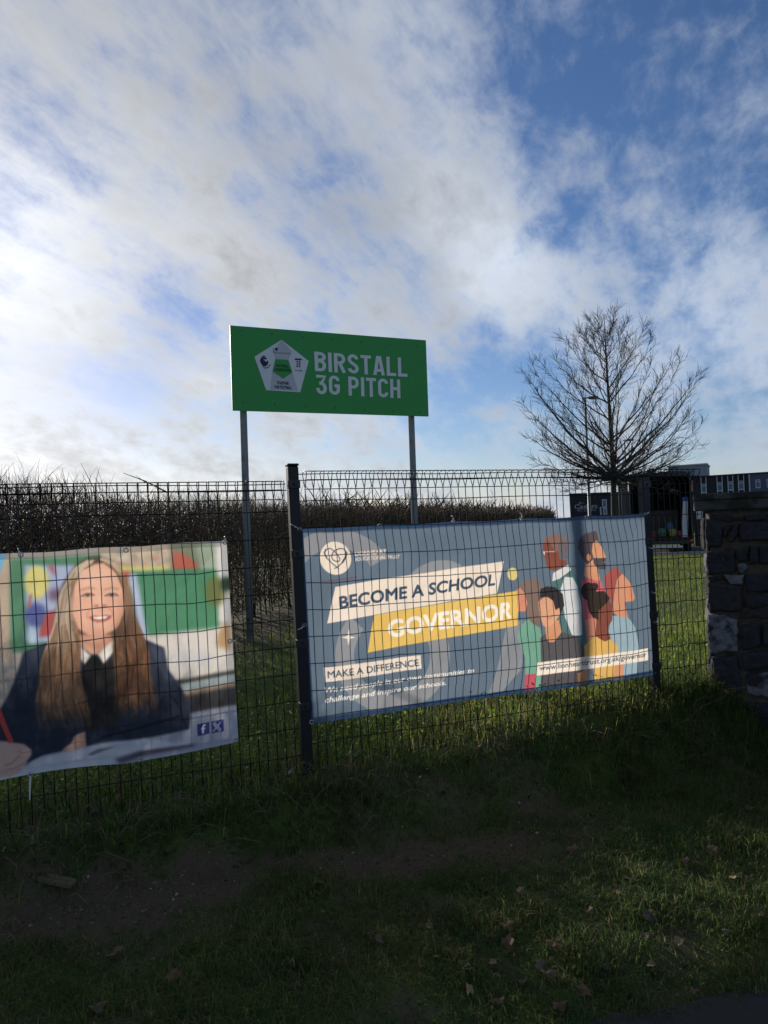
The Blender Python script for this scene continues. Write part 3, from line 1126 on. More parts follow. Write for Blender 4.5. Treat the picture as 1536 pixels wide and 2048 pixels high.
    # web address strip
    cv.poly(C4([(500, 1195), (1395, 1088), (1400, 1185), (510, 1300)]), (226, 212, 196))
    cv.text('www.lionhearttrust.org.uk/governor', C4([(524, 1216), (1380, 1113), (1383, 1155), (530, 1258)]), NAVY, 0.02)
    # blue border redrawn over what runs past it
    k = cv.mask_poly(cv.M([(590, 1050), (1300, 1020), (1322, 1360), (610, 1460)]))
    k &= ~inner_mask
    m2 = cv.blur(k.astype(float), 1)
    cv.comp(m2, BLUE, 0.55)


def wav_right(U, V, S, Z, wd, ht):
    edge = np.clip(np.minimum(np.minimum(U, 1 - U) * wd, np.minimum(V, 1 - V) * ht) / 0.22, 0, 1)
    edge = edge * edge * (3 - 2 * edge)
    n = (np.sin(S * 5.1 + Z * 1.5) * .5 + np.sin(S * 2.3 - Z * 4.2 + 1) * .7 + (fbm(S * 5, Z * 4, 51) - .5) * 2.0 + (fbm(S * 14, Z * 9, 52) - .5) * .8)
    d = edge * (0.026 + 0.013 * n) + 0.003 * np.sin(S * 18) * (V < .1)
    dz = 0.003 * np.cos(U * 5 * 2 * math.pi) * np.where(V > .5, (V - .5) * 2, 0) - 0.004 * np.sin(U * 9 + 1) * np.where(V < .5, (.5 - V) * 2, 0)
    return np.maximum(d, 0.0), dz


TIES_R = [(598, 1060, (-0.045, 0.03)), (759, 1053, None), (906, 1045.5, (-0.006, 0.035)), (1042, 1038.5, (0.0, 0.035)), (1172, 1035.5, None), (1291, 1029, (0.02, 0.015)),
          (608, 1251, (-0.04, -0.02)), (622, 1443, None), (784, 1420, None), (933, 1398, None), (1070, 1379, (0, -0.06)), (1198, 1361, None), (1311, 1347, None),
          (1301, 1097, (0.025, 0.0)), (1303.5, 1186, (0.02, 0)), (1311.0, 1245, (0.02, 0.01))]
banner('banner', 'blue grey school governor banner with flat illustrated people, on mesh fence',
       [(596, 1058), (1294, 1027.6), (1315, 1349.6), (617, 1446.8)], 0.0036, paint_governor, 0.03, TIES_R, wav_right)


def paint_pupil(cv):
    def C(pts): return [(x / 3.072, 1060 + y / 3.072) for x, y in pts]
    def E(cx, cy, rx, ry, col, blur=0, al=1.0, rot=0): cv.ell(cx / 3.072, 1060 + cy / 3.072, rx / 3.072, ry / 3.072, col, blur, al, rot)
    cv.a[:] = (170, 160, 150)
    # blurred classroom
    cv.poly(C([(-900, 60), (70, 140), (90, 800), (-900, 900)]), (168, 148, 128), 3)
    cv.poly(C([(60, 180), (620, 150), (560, 760), (70, 745)]), (66, 122, 92), 2)
    cv.poly(C([(150, 215), (470, 215), (420, 670), (180, 690)]), (142, 160, 198), 2)
    E(228, 315, 75, 98, (200, 192, 96), 2)
    cv.poly(C([(205, 390), (255, 390), (238, 432)]), (190, 180, 90), 1)
    E(225, 520, 70, 78, (64, 78, 146), 3)
    cv.poly(C([(185, 400), (200, 380), (190, 470), (175, 470)]), (172, 70, 66), 1)
    cv.poly(C([(230, 650), (290, 500), (345, 480), (330, 645)]), (162, 60, 62), 2)
    cv.poly(C([(290, 215), (330, 215), (350, 290)]), (165, 70, 70), 2)
    E(345, 392, 48, 40, (102, 78, 104), 4)
    E(200, 640, 36, 50, (150, 178, 205), 3)
    cv.poly(C([(590, 110), (1060, 85), (1050, 245), (740, 260)]), (178, 160, 138), 3)
    for i in range(34):
        x, y = 720 + rng.random() * 330, 120 + rng.random() * 100
        E(x, y, 14 + rng.random() * 14, 9 + rng.random() * 8, [(150, 128, 112), (200, 186, 160), (134, 142, 136), (182, 128, 110)][i % 4], 2, .7)
    cv.poly(C([(720, 222), (1042, 218), (1042, 248), (720, 258)]), (190, 186, 92), 2)
    cv.poly(C([(1040, 90), (1240, 75), (1240, 240), (1052, 252)]), (112, 120, 96), 3)
    cv.poly(C([(1060, 130), (1130, 150), (1215, 215), (1215, 240), (1060, 252)]), (178, 80, 56), 2)
    cv.poly(C([(1200, 90), (1335, 78), (1345, 240), (1230, 250)]), (138, 158, 134), 4)
    cv.poly(C([(800, 252), (1345, 236), (1345, 605), (840, 650)]), (58, 128, 92), 2)
    for i in range(6):
        cv.poly(C([(820 + i * 90, 262), (850 + i * 90, 262), (870 + i * 90, 630), (840 + i * 90, 635)]), (66, 138, 100), 4, .35)
    cv.poly(C([(735, 255), (800, 250), (775, 335)]), (186, 66, 54), 2)
    cv.poly(C([(790, 270), (838, 262), (905, 650), (855, 655)]), (152, 168, 202), 2)
    cv.poly(C([(1325, 80), (1400, 70), (1415, 560), (1345, 560)]), (196, 192, 190), 3)
    E(1320, 375, 62, 92, (98, 106, 50), 4)
    E(1385, 330, 34, 46, (40, 66, 44), 3)
    cv.poly(C([(860, 648), (1345, 600), (1420, 560), (1450, 890), (1040, 925)]), (196, 190, 184), 3)
    E(1180, 780, 130, 40, (160, 168, 186), 6, .5)
    cv.poly(C([(1335, 640), (1380, 570), (1415, 580), (1415, 740), (1325, 710)]), (172, 134, 86), 3)
    cv.poly(C([(1060, 918), (1440, 862), (1442, 892), (1075, 945)]), (54, 56, 52), 2)
    cv.poly(C([(1080, 942), (1442, 886), (1444, 935), (1110, 985)]), (140, 160, 166), 2)
    cv.poly(C([(1110, 985), (1444, 938), (1446, 965), (1130, 1010)]), (150, 122, 92), 2)
    cv.poly(C([(1120, 1008), (1448, 962), (1452, 1085), (1160, 1120)]), (58, 58, 62), 2)
    cv.poly(C([(1150, 1118), (1455, 1080), (1475, 1420), (-900, 1900), (-900, 1500), (300, 1300)]), (158, 164, 184), 2)
    # blazer
    NV = (40, 50, 70)
    cv.poly(C([(0, 1110), (70, 980), (120, 850), (150, 745), (300, 680), (480, 660), (720, 650), (890, 665), (1005, 715), (1030, 850), (1110, 960), (1160, 1060), (1168, 1130), (1160, 1215), (900, 1265), (530, 1330), (260, 1392), (180, 1440), (-120, 1330), (-160, 1200)]), NV, 1)
    cv.poly(C([(905, 690), (1000, 725), (1020, 850), (1090, 950), (1010, 900), (960, 800)]), (58, 70, 92), 2, .8)
    cv.poly(C([(150, 760), (260, 710), (230, 900), (110, 930)]), (56, 68, 90), 3, .8)
    cv.stroke(C([(1040, 1000), (1100, 1070), (1130, 1180)]), 2, (20, 26, 38), .8)
    cv.stroke(C([(620, 1270), (900, 1190), (1100, 1130)]), 3, (18, 24, 36), .7)
    cv.stroke(C([(250, 1180), (215, 1390)]), 2, (50, 60, 90), .8)
    cv.poly(C([(520, 800), (700, 790), (720, 1180), (520, 1230), (480, 1000)]), (38, 36, 38), 2)
    # neck, shirt, tie
    cv.poly(C([(485, 600), (700, 590), (700, 690), (610, 760), (560, 760), (490, 700)]), (205, 146, 116), 1)
    cv.poly(C([(490, 640), (600, 700), (700, 620), (700, 660), (600, 735), (490, 690)]), (172, 112, 86), 3, .7)
    cv.poly(C([(478, 690), (560, 770), (522, 822), (490, 770)]), (214, 206, 200), 1)
    cv.poly(C([(700, 670), (600, 765), (635, 820), (700, 740)]), (224, 216, 208), 1)
    cv.poly(C([(560, 768), (605, 768), (638, 822), (625, 880), (545, 880), (525, 822)]), (32, 34, 34), 1)
    # far hair mass behind the face
    cv.poly(C([(600, 165), (700, 195), (770, 290), (810, 400), (830, 520), (870, 640), (905, 800), (925, 960), (900, 1050), (830, 1090), (760, 1050), (720, 1090), (690, 640), (450, 640), (520, 1080), (480, 1140), (420, 1090), (350, 1150), (290, 1110), (240, 1030), (250, 850), (320, 640), (350, 470), (390, 320), (470, 210), (540, 175)]), (84, 62, 48), 2)
    # face
    face = [(560, 215), (640, 205), (700, 235), (745, 300), (765, 400), (768, 490), (740, 575), (690, 620), (610, 655), (540, 640), (480, 600), (445, 520), (440, 430), (450, 330), (490, 250)]
    cv.poly(C(face), (218, 160, 130), 1)
    E(590, 300, 110, 60, (228, 178, 148), 8, .7)
    E(500, 480, 48, 60, (222, 158, 128), 8, .7)
    E(700, 480, 46, 56, (214, 148, 120), 8, .6)
    cv.poly(C([(740, 380), (770, 400), (768, 500), (735, 585), (690, 625), (705, 560), (735, 480)]), (184, 124, 96), 4, .6)
    cv.poly(C([(470, 570), (540, 640), (620, 655), (690, 620), (640, 615), (560, 610)]), (196, 130, 104), 4, .6)
    # ear
    cv.poly(C([(768, 420), (800, 400), (800, 440), (775, 510)]), (204, 138, 108), 1)
    # features
    for sx in (540, 685):
        cv.poly(C([(sx - 50, 366), (sx, 350), (sx + 46, 356), (sx + 50, 366), (sx, 360), (sx - 46, 374)]), (160, 110, 82), 1, .75)
        cv.poly(C([(sx - 38, 408), (sx - 10, 392), (sx + 24, 393), (sx + 38, 406), (sx, 411)]), (150, 128, 116), 0)
        E(sx, 400, 12, 9, (84, 84, 80), 0)
        E(sx, 400, 5, 5, (36, 34, 34), 0)
        cv.stroke(C([(sx - 42, 406), (sx - 12, 390), (sx + 24, 390), (sx + 42, 404)]), 1.6, (92, 62, 50), .85)
        E(sx, 428, 38, 10, (200, 140, 114), 3, .6)
    cv.poly(C([(602, 400), (618, 400), (640, 455), (585, 455)]), (228, 176, 148), 3, .6)
    for nx_ in (594, 642):
        E(nx_, 466, 13, 7, (132, 74, 60), 1, .85)
    cv.stroke(C([(572, 462), (585, 478), (615, 480), (650, 476), (662, 460)]), 1.3, (180, 116, 92), .7)
    cv.stroke(C([(556, 478), (540, 505), (536, 540)]), 1.6, (186, 122, 98), .6)
    cv.stroke(C([(668, 478), (688, 500), (694, 525)]), 1.6, (180, 116, 92), .6)
    cv.poly(C([(542, 533), (580, 522), (615, 527), (650, 519), (690, 524), (675, 550), (640, 566), (600, 570), (565, 556)]), (188, 104, 92), 0)
    cv.poly(C([(556, 536), (615, 531), (680, 528), (660, 546), (612, 554), (575, 549)]), (92, 44, 42), 0)
    cv.poly(C([(566, 536), (615, 531), (668, 530), (652, 543), (612, 550), (580, 546)]), (232, 222, 210), 0)
    for tx in (590, 604, 620, 638):
        cv.stroke(C([(tx, 533), (tx, 548)]), 0.6, (190, 170, 158), .7)
    # hair strands
    def strands(A, B, n, pal, wid, wob):
        A, B = np.array(A, float), np.array(B, float)
        for i in range(n):
            t = rng.random()
            g = A * (1 - t) + B * t
            k = np.linspace(0, 1, 26)
            ii = np.linspace(0, len(g) - 1, 26)
            x = np.interp(ii, np.arange(len(g)), g[:, 0]); y = np.interp(ii, np.arange(len(g)), g[:, 1])
            ph = rng.random() * 1.1
            x = x + wob * np.sin(k * 17 + ph + t * 3.5) * np.clip(k - .3, 0, 1) * 1.3
            e = 0.70 + 0.33 * rng.random(); b = rng.random() * 0.35
            m_ = (k >= b) & (k <= e)
            c0 = np.array(pal[int(rng.integers(len(pal)))], float)
            c0 = c0 * .62 + np.mean(np.array(pal, float), axis=0) * .38
            # lighter crown, brown lengths: the hair's own colour
            pts = list(zip(x[m_], y[m_]))
            h = len(pts) // 2
            if h < 3: continue
            cv.stroke(C(pts[:h + 1]), wid * (.6 + .8 * rng.random()), c0 * 1.0, .6)
            cv.stroke(C(pts[h:]), wid * (.6 + .8 * rng.random()), c0 * np.array((.82, .70, .58)) * (.75 + .45 * rng.random()), .6, .3)
    pal = [(190, 168, 142), (158, 134, 108), (208, 190, 166), (120, 97, 78), (92, 72, 58), (166, 138, 108)]
    strands([(560, 170), (455, 235), (375, 380), (335, 560), (300, 700), (245, 860), (215, 1020), (280, 1210)],
            [(610, 200), (500, 250), (455, 350), (445, 500), (480, 640), (500, 800), (530, 1000), (540, 1200)], 640, pal, 1.3, 26)
    pal2 = [(146, 114, 88), (108, 80, 60), (172, 138, 106), (84, 62, 48), (128, 96, 70)]
    strands([(620, 195), (715, 260), (755, 360), (770, 470), (720, 640), (700, 800), (690, 980), (720, 1160)],
            [(620, 165), (730, 215), (800, 360), (830, 520), (870, 640), (925, 800), (958, 980), (945, 1120)], 560, pal2, 1.3, 30)
    cv.poly(C([(770, 510), (800, 440), (820, 540), (800, 640), (720, 660), (690, 640), (740, 580)]), (70, 52, 42), 4, .6)
    strands([(560, 172), (480, 225), (440, 330), (425, 430)], [(600, 185), (520, 235), (462, 320), (448, 420)], 60, [(204, 184, 158), (178, 152, 124)], 1.2, 4)
    strands([(600, 180), (690, 215), (745, 290), (780, 400)], [(610, 168), (715, 205), (775, 290), (805, 390)], 60, [(200, 178, 150), (160, 132, 104)], 1.2, 4)
    # waves catching the light lower down
    for i in range(30):
        side = i % 2
        x0 = (250 + 240 * rng.random()) if side else (715 + 200 * rng.random())
        y0 = 720 + 400 * rng.random()
        a = 10 + 12 * rng.random()
        pts = [(x0 + a * math.sin(k * .55), y0 + k * 9) for k in range(9)]
        cv.stroke(C(pts), 3.2, [(176, 140, 104), (70, 48, 36)][int(rng.random() < .45)], .14, .3)
    for pg in ([(440, 420), (470, 400), (470, 560), (500, 640), (470, 640), (440, 540)], [(768, 400), (748, 420), (752, 520), (710, 600), (730, 620), (780, 520)]):
        cv.poly(C(pg), (150, 100, 76), 5, .35)
    cv.a = np.stack([cv.blur(cv.a[..., c], 2) for c in range(3)], -1)
    cv.a = np.clip(cv.a * (1 + rng.normal(size=cv.a.shape[:2] + (1,)) * .03), 0, 255)
    # hands, pen, open book
    cv.poly(C([(375, 1370), (400, 1335), (440, 1310), (455, 1265), (480, 1245), (525, 1230), (532, 1335), (470, 1355), (420, 1362)]), (196, 146, 124), 1)
    cv.stroke(C([(440, 1312), (480, 1300), (505, 1302)]), 1.5, (160, 108, 92), .7)
    cv.poly(C([(-200, 1560), (120, 1455), (300, 1395), (520, 1340), (620, 1305), (720, 1292), (900, 1272), (1180, 1312), (1000, 1330), (760, 1395), (650, 1450), (300, 1510), (0, 1570)]), (196, 200, 212), 2)
    cv.poly(C([(700, 1398), (860, 1345), (1180, 1310), (1210, 1320), (900, 1370), (740, 1420)]), (92, 78, 96), 2)
    cv.poly(C([(540, 1380), (600, 1345), (720, 1318), (640, 1352), (560, 1388)]), (120, 124, 134), 1)
    cv.poly(C([(640, 1300), (900, 1285), (1120, 1310), (900, 1312), (720, 1330)]), (178, 186, 204), 2, .8)
    cv.poly(C([(-160, 1300), (20, 1290), (70, 1300), (150, 1310), (195, 1350), (195, 1390), (160, 1440), (120, 1500), (60, 1525), (-160, 1540)]), (206, 168, 152), 1)
    cv.stroke(C([(125, 1390), (70, 1440), (30, 1450)]), 2, (168, 118, 104), .7)
    cv.stroke(C([(195, 1360), (150, 1372), (110, 1360)]), 2, (176, 126, 110), .7)
    cv.stroke(C([(150, 1440), (90, 1470), (40, 1480)]), 1.6, (172, 122, 108), .6)
    cv.poly(C([(165, 1440), (190, 1400), (180, 1440), (150, 1470)]), (50, 44, 50), 2)
    cv.stroke(C([(-20, 1060), (20, 1170), (75, 1300)]), 5.5, (196, 46, 44))
    # social squares
    IC = (46, 56, 132)
    cv.poly(C([(1208, 1187), (1284, 1176), (1288, 1250), (1212, 1262)]), IC)
    cv.poly(C([(1296, 1176), (1372, 1164), (1376, 1238), (1300, 1250)]), IC)
    WH = (226, 226, 230)
    cv.stroke(C([(1262, 1194), (1250, 1195), (1245, 1206), (1246, 1246)]), 2.6, WH)
    cv.stroke(C([(1234, 1218), (1260, 1214)]), 2.4, WH)
    cv.stroke(C([(1312, 1184), (1353, 1233)]), 3.4, WH)
    cv.stroke(C([(1315, 1186), (1350, 1231)]), 1.4, IC)
    cv.stroke(C([(1356, 1178), (1338, 1202)]), 1.0, WH)
    cv.stroke(C([(1330, 1212), (1308, 1238)]), 1.0, WH)
    # coloured corner of the rest of the print, further along
    cv.poly(C([(-900, 60), (0, 150), (42, 148), (-40, 400), (-160, 420), (-900, 420)]), (86, 156, 196), 0)


def wav_left(U, V, S, Z, wd, ht):
    edge = np.clip(np.minimum(np.minimum(U, 1 - U) * wd, np.minimum(V, 1 - V) * ht) / 0.25, 0, 1)
    edge = edge * edge * (3 - 2 * edge)
    n = (np.sin(S * 4.3 + Z * 2.5) * .6 + np.sin(S * 9.3 - Z * 1.2 + 1) * .35 + (fbm(S * 4, Z * 4, 61) - .5) * 2.0 + (fbm(S * 13, Z * 8, 62) - .5) * .7)
    d = edge * (0.034 + 0.018 * n)
    d = d + 0.02 * np.exp(-((S + 0.95) / 0.10) ** 2 - (V / 0.10) ** 2)
    dz = 0.003 * np.cos(U * 7 * math.pi) * V - (1 - V) ** 3 * 0.010 * np.sin(S * 6.0)
    return np.maximum(d, 0.0), dz


TIES_L = [(449, 1084, (0.0, 0.03)), (252, 1100, None), (41, 1110, (-0.012, 0.03)), (459, 1282, (0.03, 0.0)), (471, 1482, None), (279, 1514, None), (62, 1553, None)]
banner('banner', 'banner with a photograph of a smiling schoolgirl in a navy blazer, on mesh fence',
       [(0, 1108.8), (453, 1081), (477, 1486.4), (0, 1562)], 0.0038, paint_pupil, 0.032, TIES_L, wav_left, left_ext=0.42,
       hang=[(61, 1554, 59.5, 1600)])

# ------------------------------------------------------------------ green pitch sign
SY = 9.9
pl_ = at_depth(497, 1284, SY)
sign_l = Vector((pl_.x, SY, gz(pl_.x, SY)))
TL = at_depth(459.5, 646.5, SY - 0.02)
sh = 171.5 / FPX * SY
# right end: same height, seen smaller
SYR = SY * 171.5 / 153.5
TR = at_depth(852, 684, SYR)
sd = Vector((TR.x - TL.x, TR.y - TL.y, 0)); sw = sd.length; sd.normalize()
sn = Vector((sd.y, -sd.x, 0))
print('sign', sw, sh, TL.z, TR.z)
sz1 = (TL.z + TR.z) / 2
sz0 = sz1 - sh
UPV = Vector((0, 0, 1))


def sp(u, v, d=0.0):
    """sign coordinates: u 0..1 along, v 0..1 up"""
    return Vector((TL.x, TL.y, 0)) + sd * (u * sw) + sn * d + UPV * (sz0 + v * sh + (TL.z - sz1) * (1 - u) + (TR.z - sz1) * u)


SH = homography([(459.5, 646.5), (852, 684), (857, 837), (463, 817.5)], [(0, 1), (1, 1), (1, 0), (0, 0)])
def sxy(px, py): return happly(SH, (px, py))
def crop(x, y): return sxy(440 + x / 3.491, 630 + y / 3.491)
def crop2(x, y): return sxy(500 + x / 10.97, 670 + y / 10.97)


up_l, up_r = crop(168, 660)[0], crop(1355, 720)[0]
sb = sp(0.5, 0); sb.z = gz(sb.x, sb.y)
sign = empty('pitch_sign', sb, 'green football pitch sign board standing on two grey steel posts', 'sign')
b = MB()
b.box(sp(.5, .5, -0.012), (sw, 0.022, sh), (sd, sn, ((sp(0, 1) - sp(0, 0)).normalized())), 0.0)
panel = b.build('panel', M['sign_green'], sign)
b = MB()
b.box(sp(.5, .93, -0.045), (sw * .98, 0.04, 0.05), ((sp(1, .93) - sp(0, .93)).normalized(), sn, UPV))
b.box(sp(.5, .07, -0.045), (sw * .98, 0.04, 0.05), ((sp(1, .07) - sp(0, .07)).normalized(), sn, UPV))
b.build('back_rail', M['sign_edge'], sign)
for u in (up_l, up_r):
    b = MB()
    p = sp(u, 0.95, -0.115)
    g = gz(p.x, p.y)
    b.tube([(p.x, p.y, g - 0.1), (p.x, p.y, p.z)], 0.050, 20)
    b.build('post', M['galv'], sign, True)
bm_ = MB(); bm_.tube([Vector((0, 0, 0)), sn * 0.006], [0.009, 0.007], 8)
bolt_me = mesh('bolt', bm_.v, bm_.f, M['bolt'])
for (x, y) in [(140, 108), (362, 132), (577, 151), (787, 170), (991, 188), (1187, 205), (1378, 220), (152, 612), (376, 625), (593, 638), (801, 650), (1005, 661), (1202, 672), (1393, 681)]:
    u, v = crop(x, y)
    link('bolt', bolt_me, sign, sp(u, v, 0) - sb)


def flat(name, polys, mat, parent, d):
    b = MB()
    for pg in polys:
        pts = [sp(u, v, d) for u, v in pg]
        b.add(pts, [tuple(range(len(pts)))])
    off = sb
    me = mesh(name, [q - off for q in b.v], b.f, mat)
    return link(name, me, parent)


def sign_text(s, quad, mat, parent, d, bold=0.0):
    vs, tris = text_tris(s, bold)
    tl, tr_, br, bl = [np.array(q) for q in quad]
    P = []
    for u, v in vs:
        q = (bl * (1 - u) + br * u) * (1 - v) + (tl * (1 - u) + tr_ * u) * v
        P.append(sp(q[0], q[1], d) - sb)
    return link('lettering', mesh('lettering', P, tris, mat), parent)


# letters of the sign, drawn as condensed strokes
def stroke_poly(pts, w, wy=None):
    """ribbon along pts in sign metres"""
    q = np.array(pts, float)
    quads = []
    t = np.gradient(q, axis=0) if len(q) > 2 else np.repeat([q[1] - q[0]], 2, 0)
    t /= np.linalg.norm(t, axis=1, keepdims=True)
    n = np.stack([-t[:, 1], t[:, 0]], 1)
    for i in range(len(q) - 1):
        quads.append([q[i] + n[i] * w / 2, q[i] - n[i] * w / 2, q[i + 1] - n[i + 1] * w / 2, q[i + 1] + n[i + 1] * w / 2])
    return quads


def arc(cx, cy, rx, ry, a0, a1, n=10):
    return [(cx + rx * math.cos(R(a0 + (a1 - a0) * i / n)), cy + ry * math.sin(R(a0 + (a1 - a0) * i / n))) for i in range(n + 1)]


def glyph(c):
    """strokes in a box of width w and height 1, stroke inset s"""
    s = 0.085
    l, r_, bt, tp = s, None, s, 1 - s
    G = {}
    def rr(w): return w - s
    if c == 'B':
        w = .53; r = rr(w)
        return w, [[(l, 0), (l, 1)], [(l, tp), (r - .17, tp)] + arc(r - .17, .75 + .0, .17, .165, 90, -90) + [(l, .525)], [(l, .525), (r - .17, .525)] + arc(r - .17, .305, .17, .22, 90, -90) + [(l, bt)]]
    if c == 'I': return 2 * s, [[(s, 0), (s, 1)]]
    if c == 'R':
        w = .54; r = rr(w)
        return w, [[(l, 0), (l, 1)], [(l, tp), (r - .17, tp)] + arc(r - .17, .71, .17, .205, 90, -90) + [(l, .50)], [(r - .20, .52), (w - .07, 0)]]
    if c == 'S':
        w = .53; r = rr(w); m = w / 2
        return w, [arc(m, .73, m - s, .185, 5, 180, 12) + [(l + .01, .68), (l + .05, .60), (m, .50), (r - .05, .40), (r - .01, .32)] + arc(m, .27, m - s, .185, 0, -175, 12)]
    if c == 'T':
        w = .50
        return w, [[(0, tp), (w, tp)], [(w / 2, 0), (w / 2, tp)]]
    if c == 'A':
        w = .56
        return w, [[(s * .9, 0), (w / 2 - .035, 1)], [(w - s * .9, 0), (w / 2 + .035, 1)], [(.13, .25), (w - .13, .25)]]
    if c == 'L':
        w = .47
        return w, [[(l, 0), (l, 1)], [(0, bt), (w, bt)]]
    if c == '3':
        w = .52; r = rr(w)
        return w, [[(.02, tp), (r, tp), (r - .16, .58)], [(.16, .565), (.24, .565)] + arc(w / 2, .31, w / 2 - s, .235, 80, -180, 16)]
    if c == 'G':
        w = .54; r = rr(w); m = w / 2
        return w, [arc(m, .73, m - s, .185, 0, 180, 12) + [(l, .5)] + arc(m, .27, m - s, .185, 180, 360, 12) + [(r, .47)], [(m, .47), (w - s * .0, .47)]]
    if c == 'C':
        w = .53; r = rr(w); m = w / 2
        return w, [arc(m, .73, m - s, .185, 0, 180, 12) + [(l, .5)] + arc(m, .27, m - s, .185, 180, 360, 12)]
    if c == 'P':
        w = .53; r = rr(w)
        return w, [[(l, 0), (l, 1)], [(l, tp), (r - .17, tp)] + arc(r - .17, .69, .17, .225, 90, -90) + [(l, .465)]]
    if c == 'H':
        w = .53
        return w, [[(l, 0), (l, 1)], [(w - s, 0), (w - s, 1)], [(l, .5), (w - s, .5)]]
    return .22, []


def sign_line(text, quad, mat, d):
    x, strokes = 0, []
    for ch in text:
        w, st = glyph(ch)
        for q in st: strokes.append([(x + a, b) for a, b in q])
        x += w + .095
    tot = x - .095
    tl, tr_, br, bl = [np.array(q) for q in quad]
    P, F = [], []
    for q in strokes:
        for quad_ in stroke_poly(q, .16):
            b0 = len(P)
            for a, b in quad_:
                u, v = a / tot, b
                w_ = (bl * (1 - u) + br * u) * (1 - v) + (tl * (1 - u) + tr_ * u) * v
                P.append(sp(w_[0], w_[1], d + 0.00002 * len(F)) - sb)
            F.append((b0, b0 + 1, b0 + 2, b0 + 3))
    return link('lettering', mesh('lettering', P, F, mat), sign)


sign_line('BIRSTALL', [crop(655, 255), crop(1304, 302), crop(1307, 434), crop(660, 392)], M['sign_white'], 0.003)
sign_line('3G PITCH', [crop(665, 416), crop(1255, 452), crop(1258, 584), crop(668, 552)], M['sign_white'], 0.003)
pent = [crop(429, 173), crop(617, 322), crop(556, 541), crop(318, 526), crop(238, 292)]
ctr = np.mean(pent, axis=0)
inn = [crop(384, 308), crop(475, 314), crop(503, 403), crop(437, 446), crop(362, 394)]
emb = flat('emblem', [pent], M['sign_white'], sign, 0.002)
# slightly greyer top and bottom facets
flat('emblem_facet', [[pent[0], crop(500, 255), inn[1], inn[0], crop(370, 255)][0:5]], M['sign_grey'], emb, 0.004)
flat('emblem_facet', [[inn[3], inn[2], crop(540, 530), crop(345, 520), inn[4]]], M['sign_grey'], emb, 0.004)
flat('emblem_centre', [inn], M['sign_green'], emb, 0.006)
sign_text('FOOTBALL', [crop2(565, 640), crop2(838, 655), crop2(842, 722), crop2(565, 705)], M['sign_black'], emb, 0.008, 0.03)
sign_text('FOUNDATION', [crop2(532, 722), crop2(872, 742), crop2(876, 812), crop2(532, 795)], M['sign_black'], emb, 0.008, 0.03)
sign_text('TOGETHER', [crop2(572, 1015), crop2(842, 1030), crop2(842, 1098), crop2(572, 1085)], M['sign_dark'], emb, 0.008, 0.03)
sign_text('FOR FOOTBALL', [crop2(525, 1105), crop2(905, 1125), crop2(902, 1198), crop2(525, 1172)], M['sign_dark'], emb, 0.008, 0.03)
sign_text('UK Government', [crop2(525, 365), crop2(885, 392), crop2(885, 425), crop2(525, 398)], M['sign_dark'], emb, 0.006, 0.0)
flat('crest_mark', [[crop2(500, 280), crop2(508, 280), crop2(508, 395), crop2(500, 395)],
                    [crop2(540, 290), crop2(560, 280), crop2(605, 290), crop2(600, 335), crop2(575, 348), crop2(542, 335)]], M['sign_dark'], emb, 0.006)
lion = [[(245, 462), (270, 468), (290, 458), (335, 468), (325, 490), (248, 486)],
        [(215, 545), (235, 500), (300, 492), (350, 505), (362, 530), (318, 545), (300, 520), (285, 545), (330, 575), (378, 560), (395, 610), (375, 650), (340, 690), (262, 688), (255, 640), (225, 640), (232, 600), (208, 585)]]
flat('lion_mark', [[crop2(*q) for q in pg] for pg in lion], M['sign_dark'], emb, 0.006)
flat('lion_eye', [[crop2(*q) for q in arc(345, 580, 16, 12, 0, 330, 10)]], M['sign_white'], emb, 0.008)
mot = []
for i in range(9):
    a0, a1 = 20 + i * 11, 28 + i * 11
    o, n_ = arc(330, 600, 118, 138, a0, a1, 2), arc(330, 600, 98, 116, a0, a1, 2)
    mot.append([crop2(*q) for q in o + n_[::-1]])
flat('motto_arc', mot, M['sign_dark'], emb, 0.006)
sh_ = [[(975, 515), (1125, 522), (1125, 558), (975, 550)]]
for r_ in range(3):
    for c_ in range(2):
        x, y = 1005 + c_ * 52, 582 + r_ * 48
        sh_.append([(x, y), (x + 30, y - 6), (x + 44, y + 8), (x + 34, y + 20), (x + 40, y + 30), (x + 10, y + 30), (x + 12, y + 16)])
flat('crest_mark', [[crop2(*q) for q in pg] for pg in sh_], M['sign_dark'], emb, 0.006)
sign_text('ForAll', [crop2(985, 760), crop2(1135, 765), crop2(1135, 802), crop2(985, 795)], M['sign_dark'], emb, 0.006, 0.01)

# ------------------------------------------------------------------ hedge
HX = lambda y: -4.15 + 0.28 * (y - 7.4)


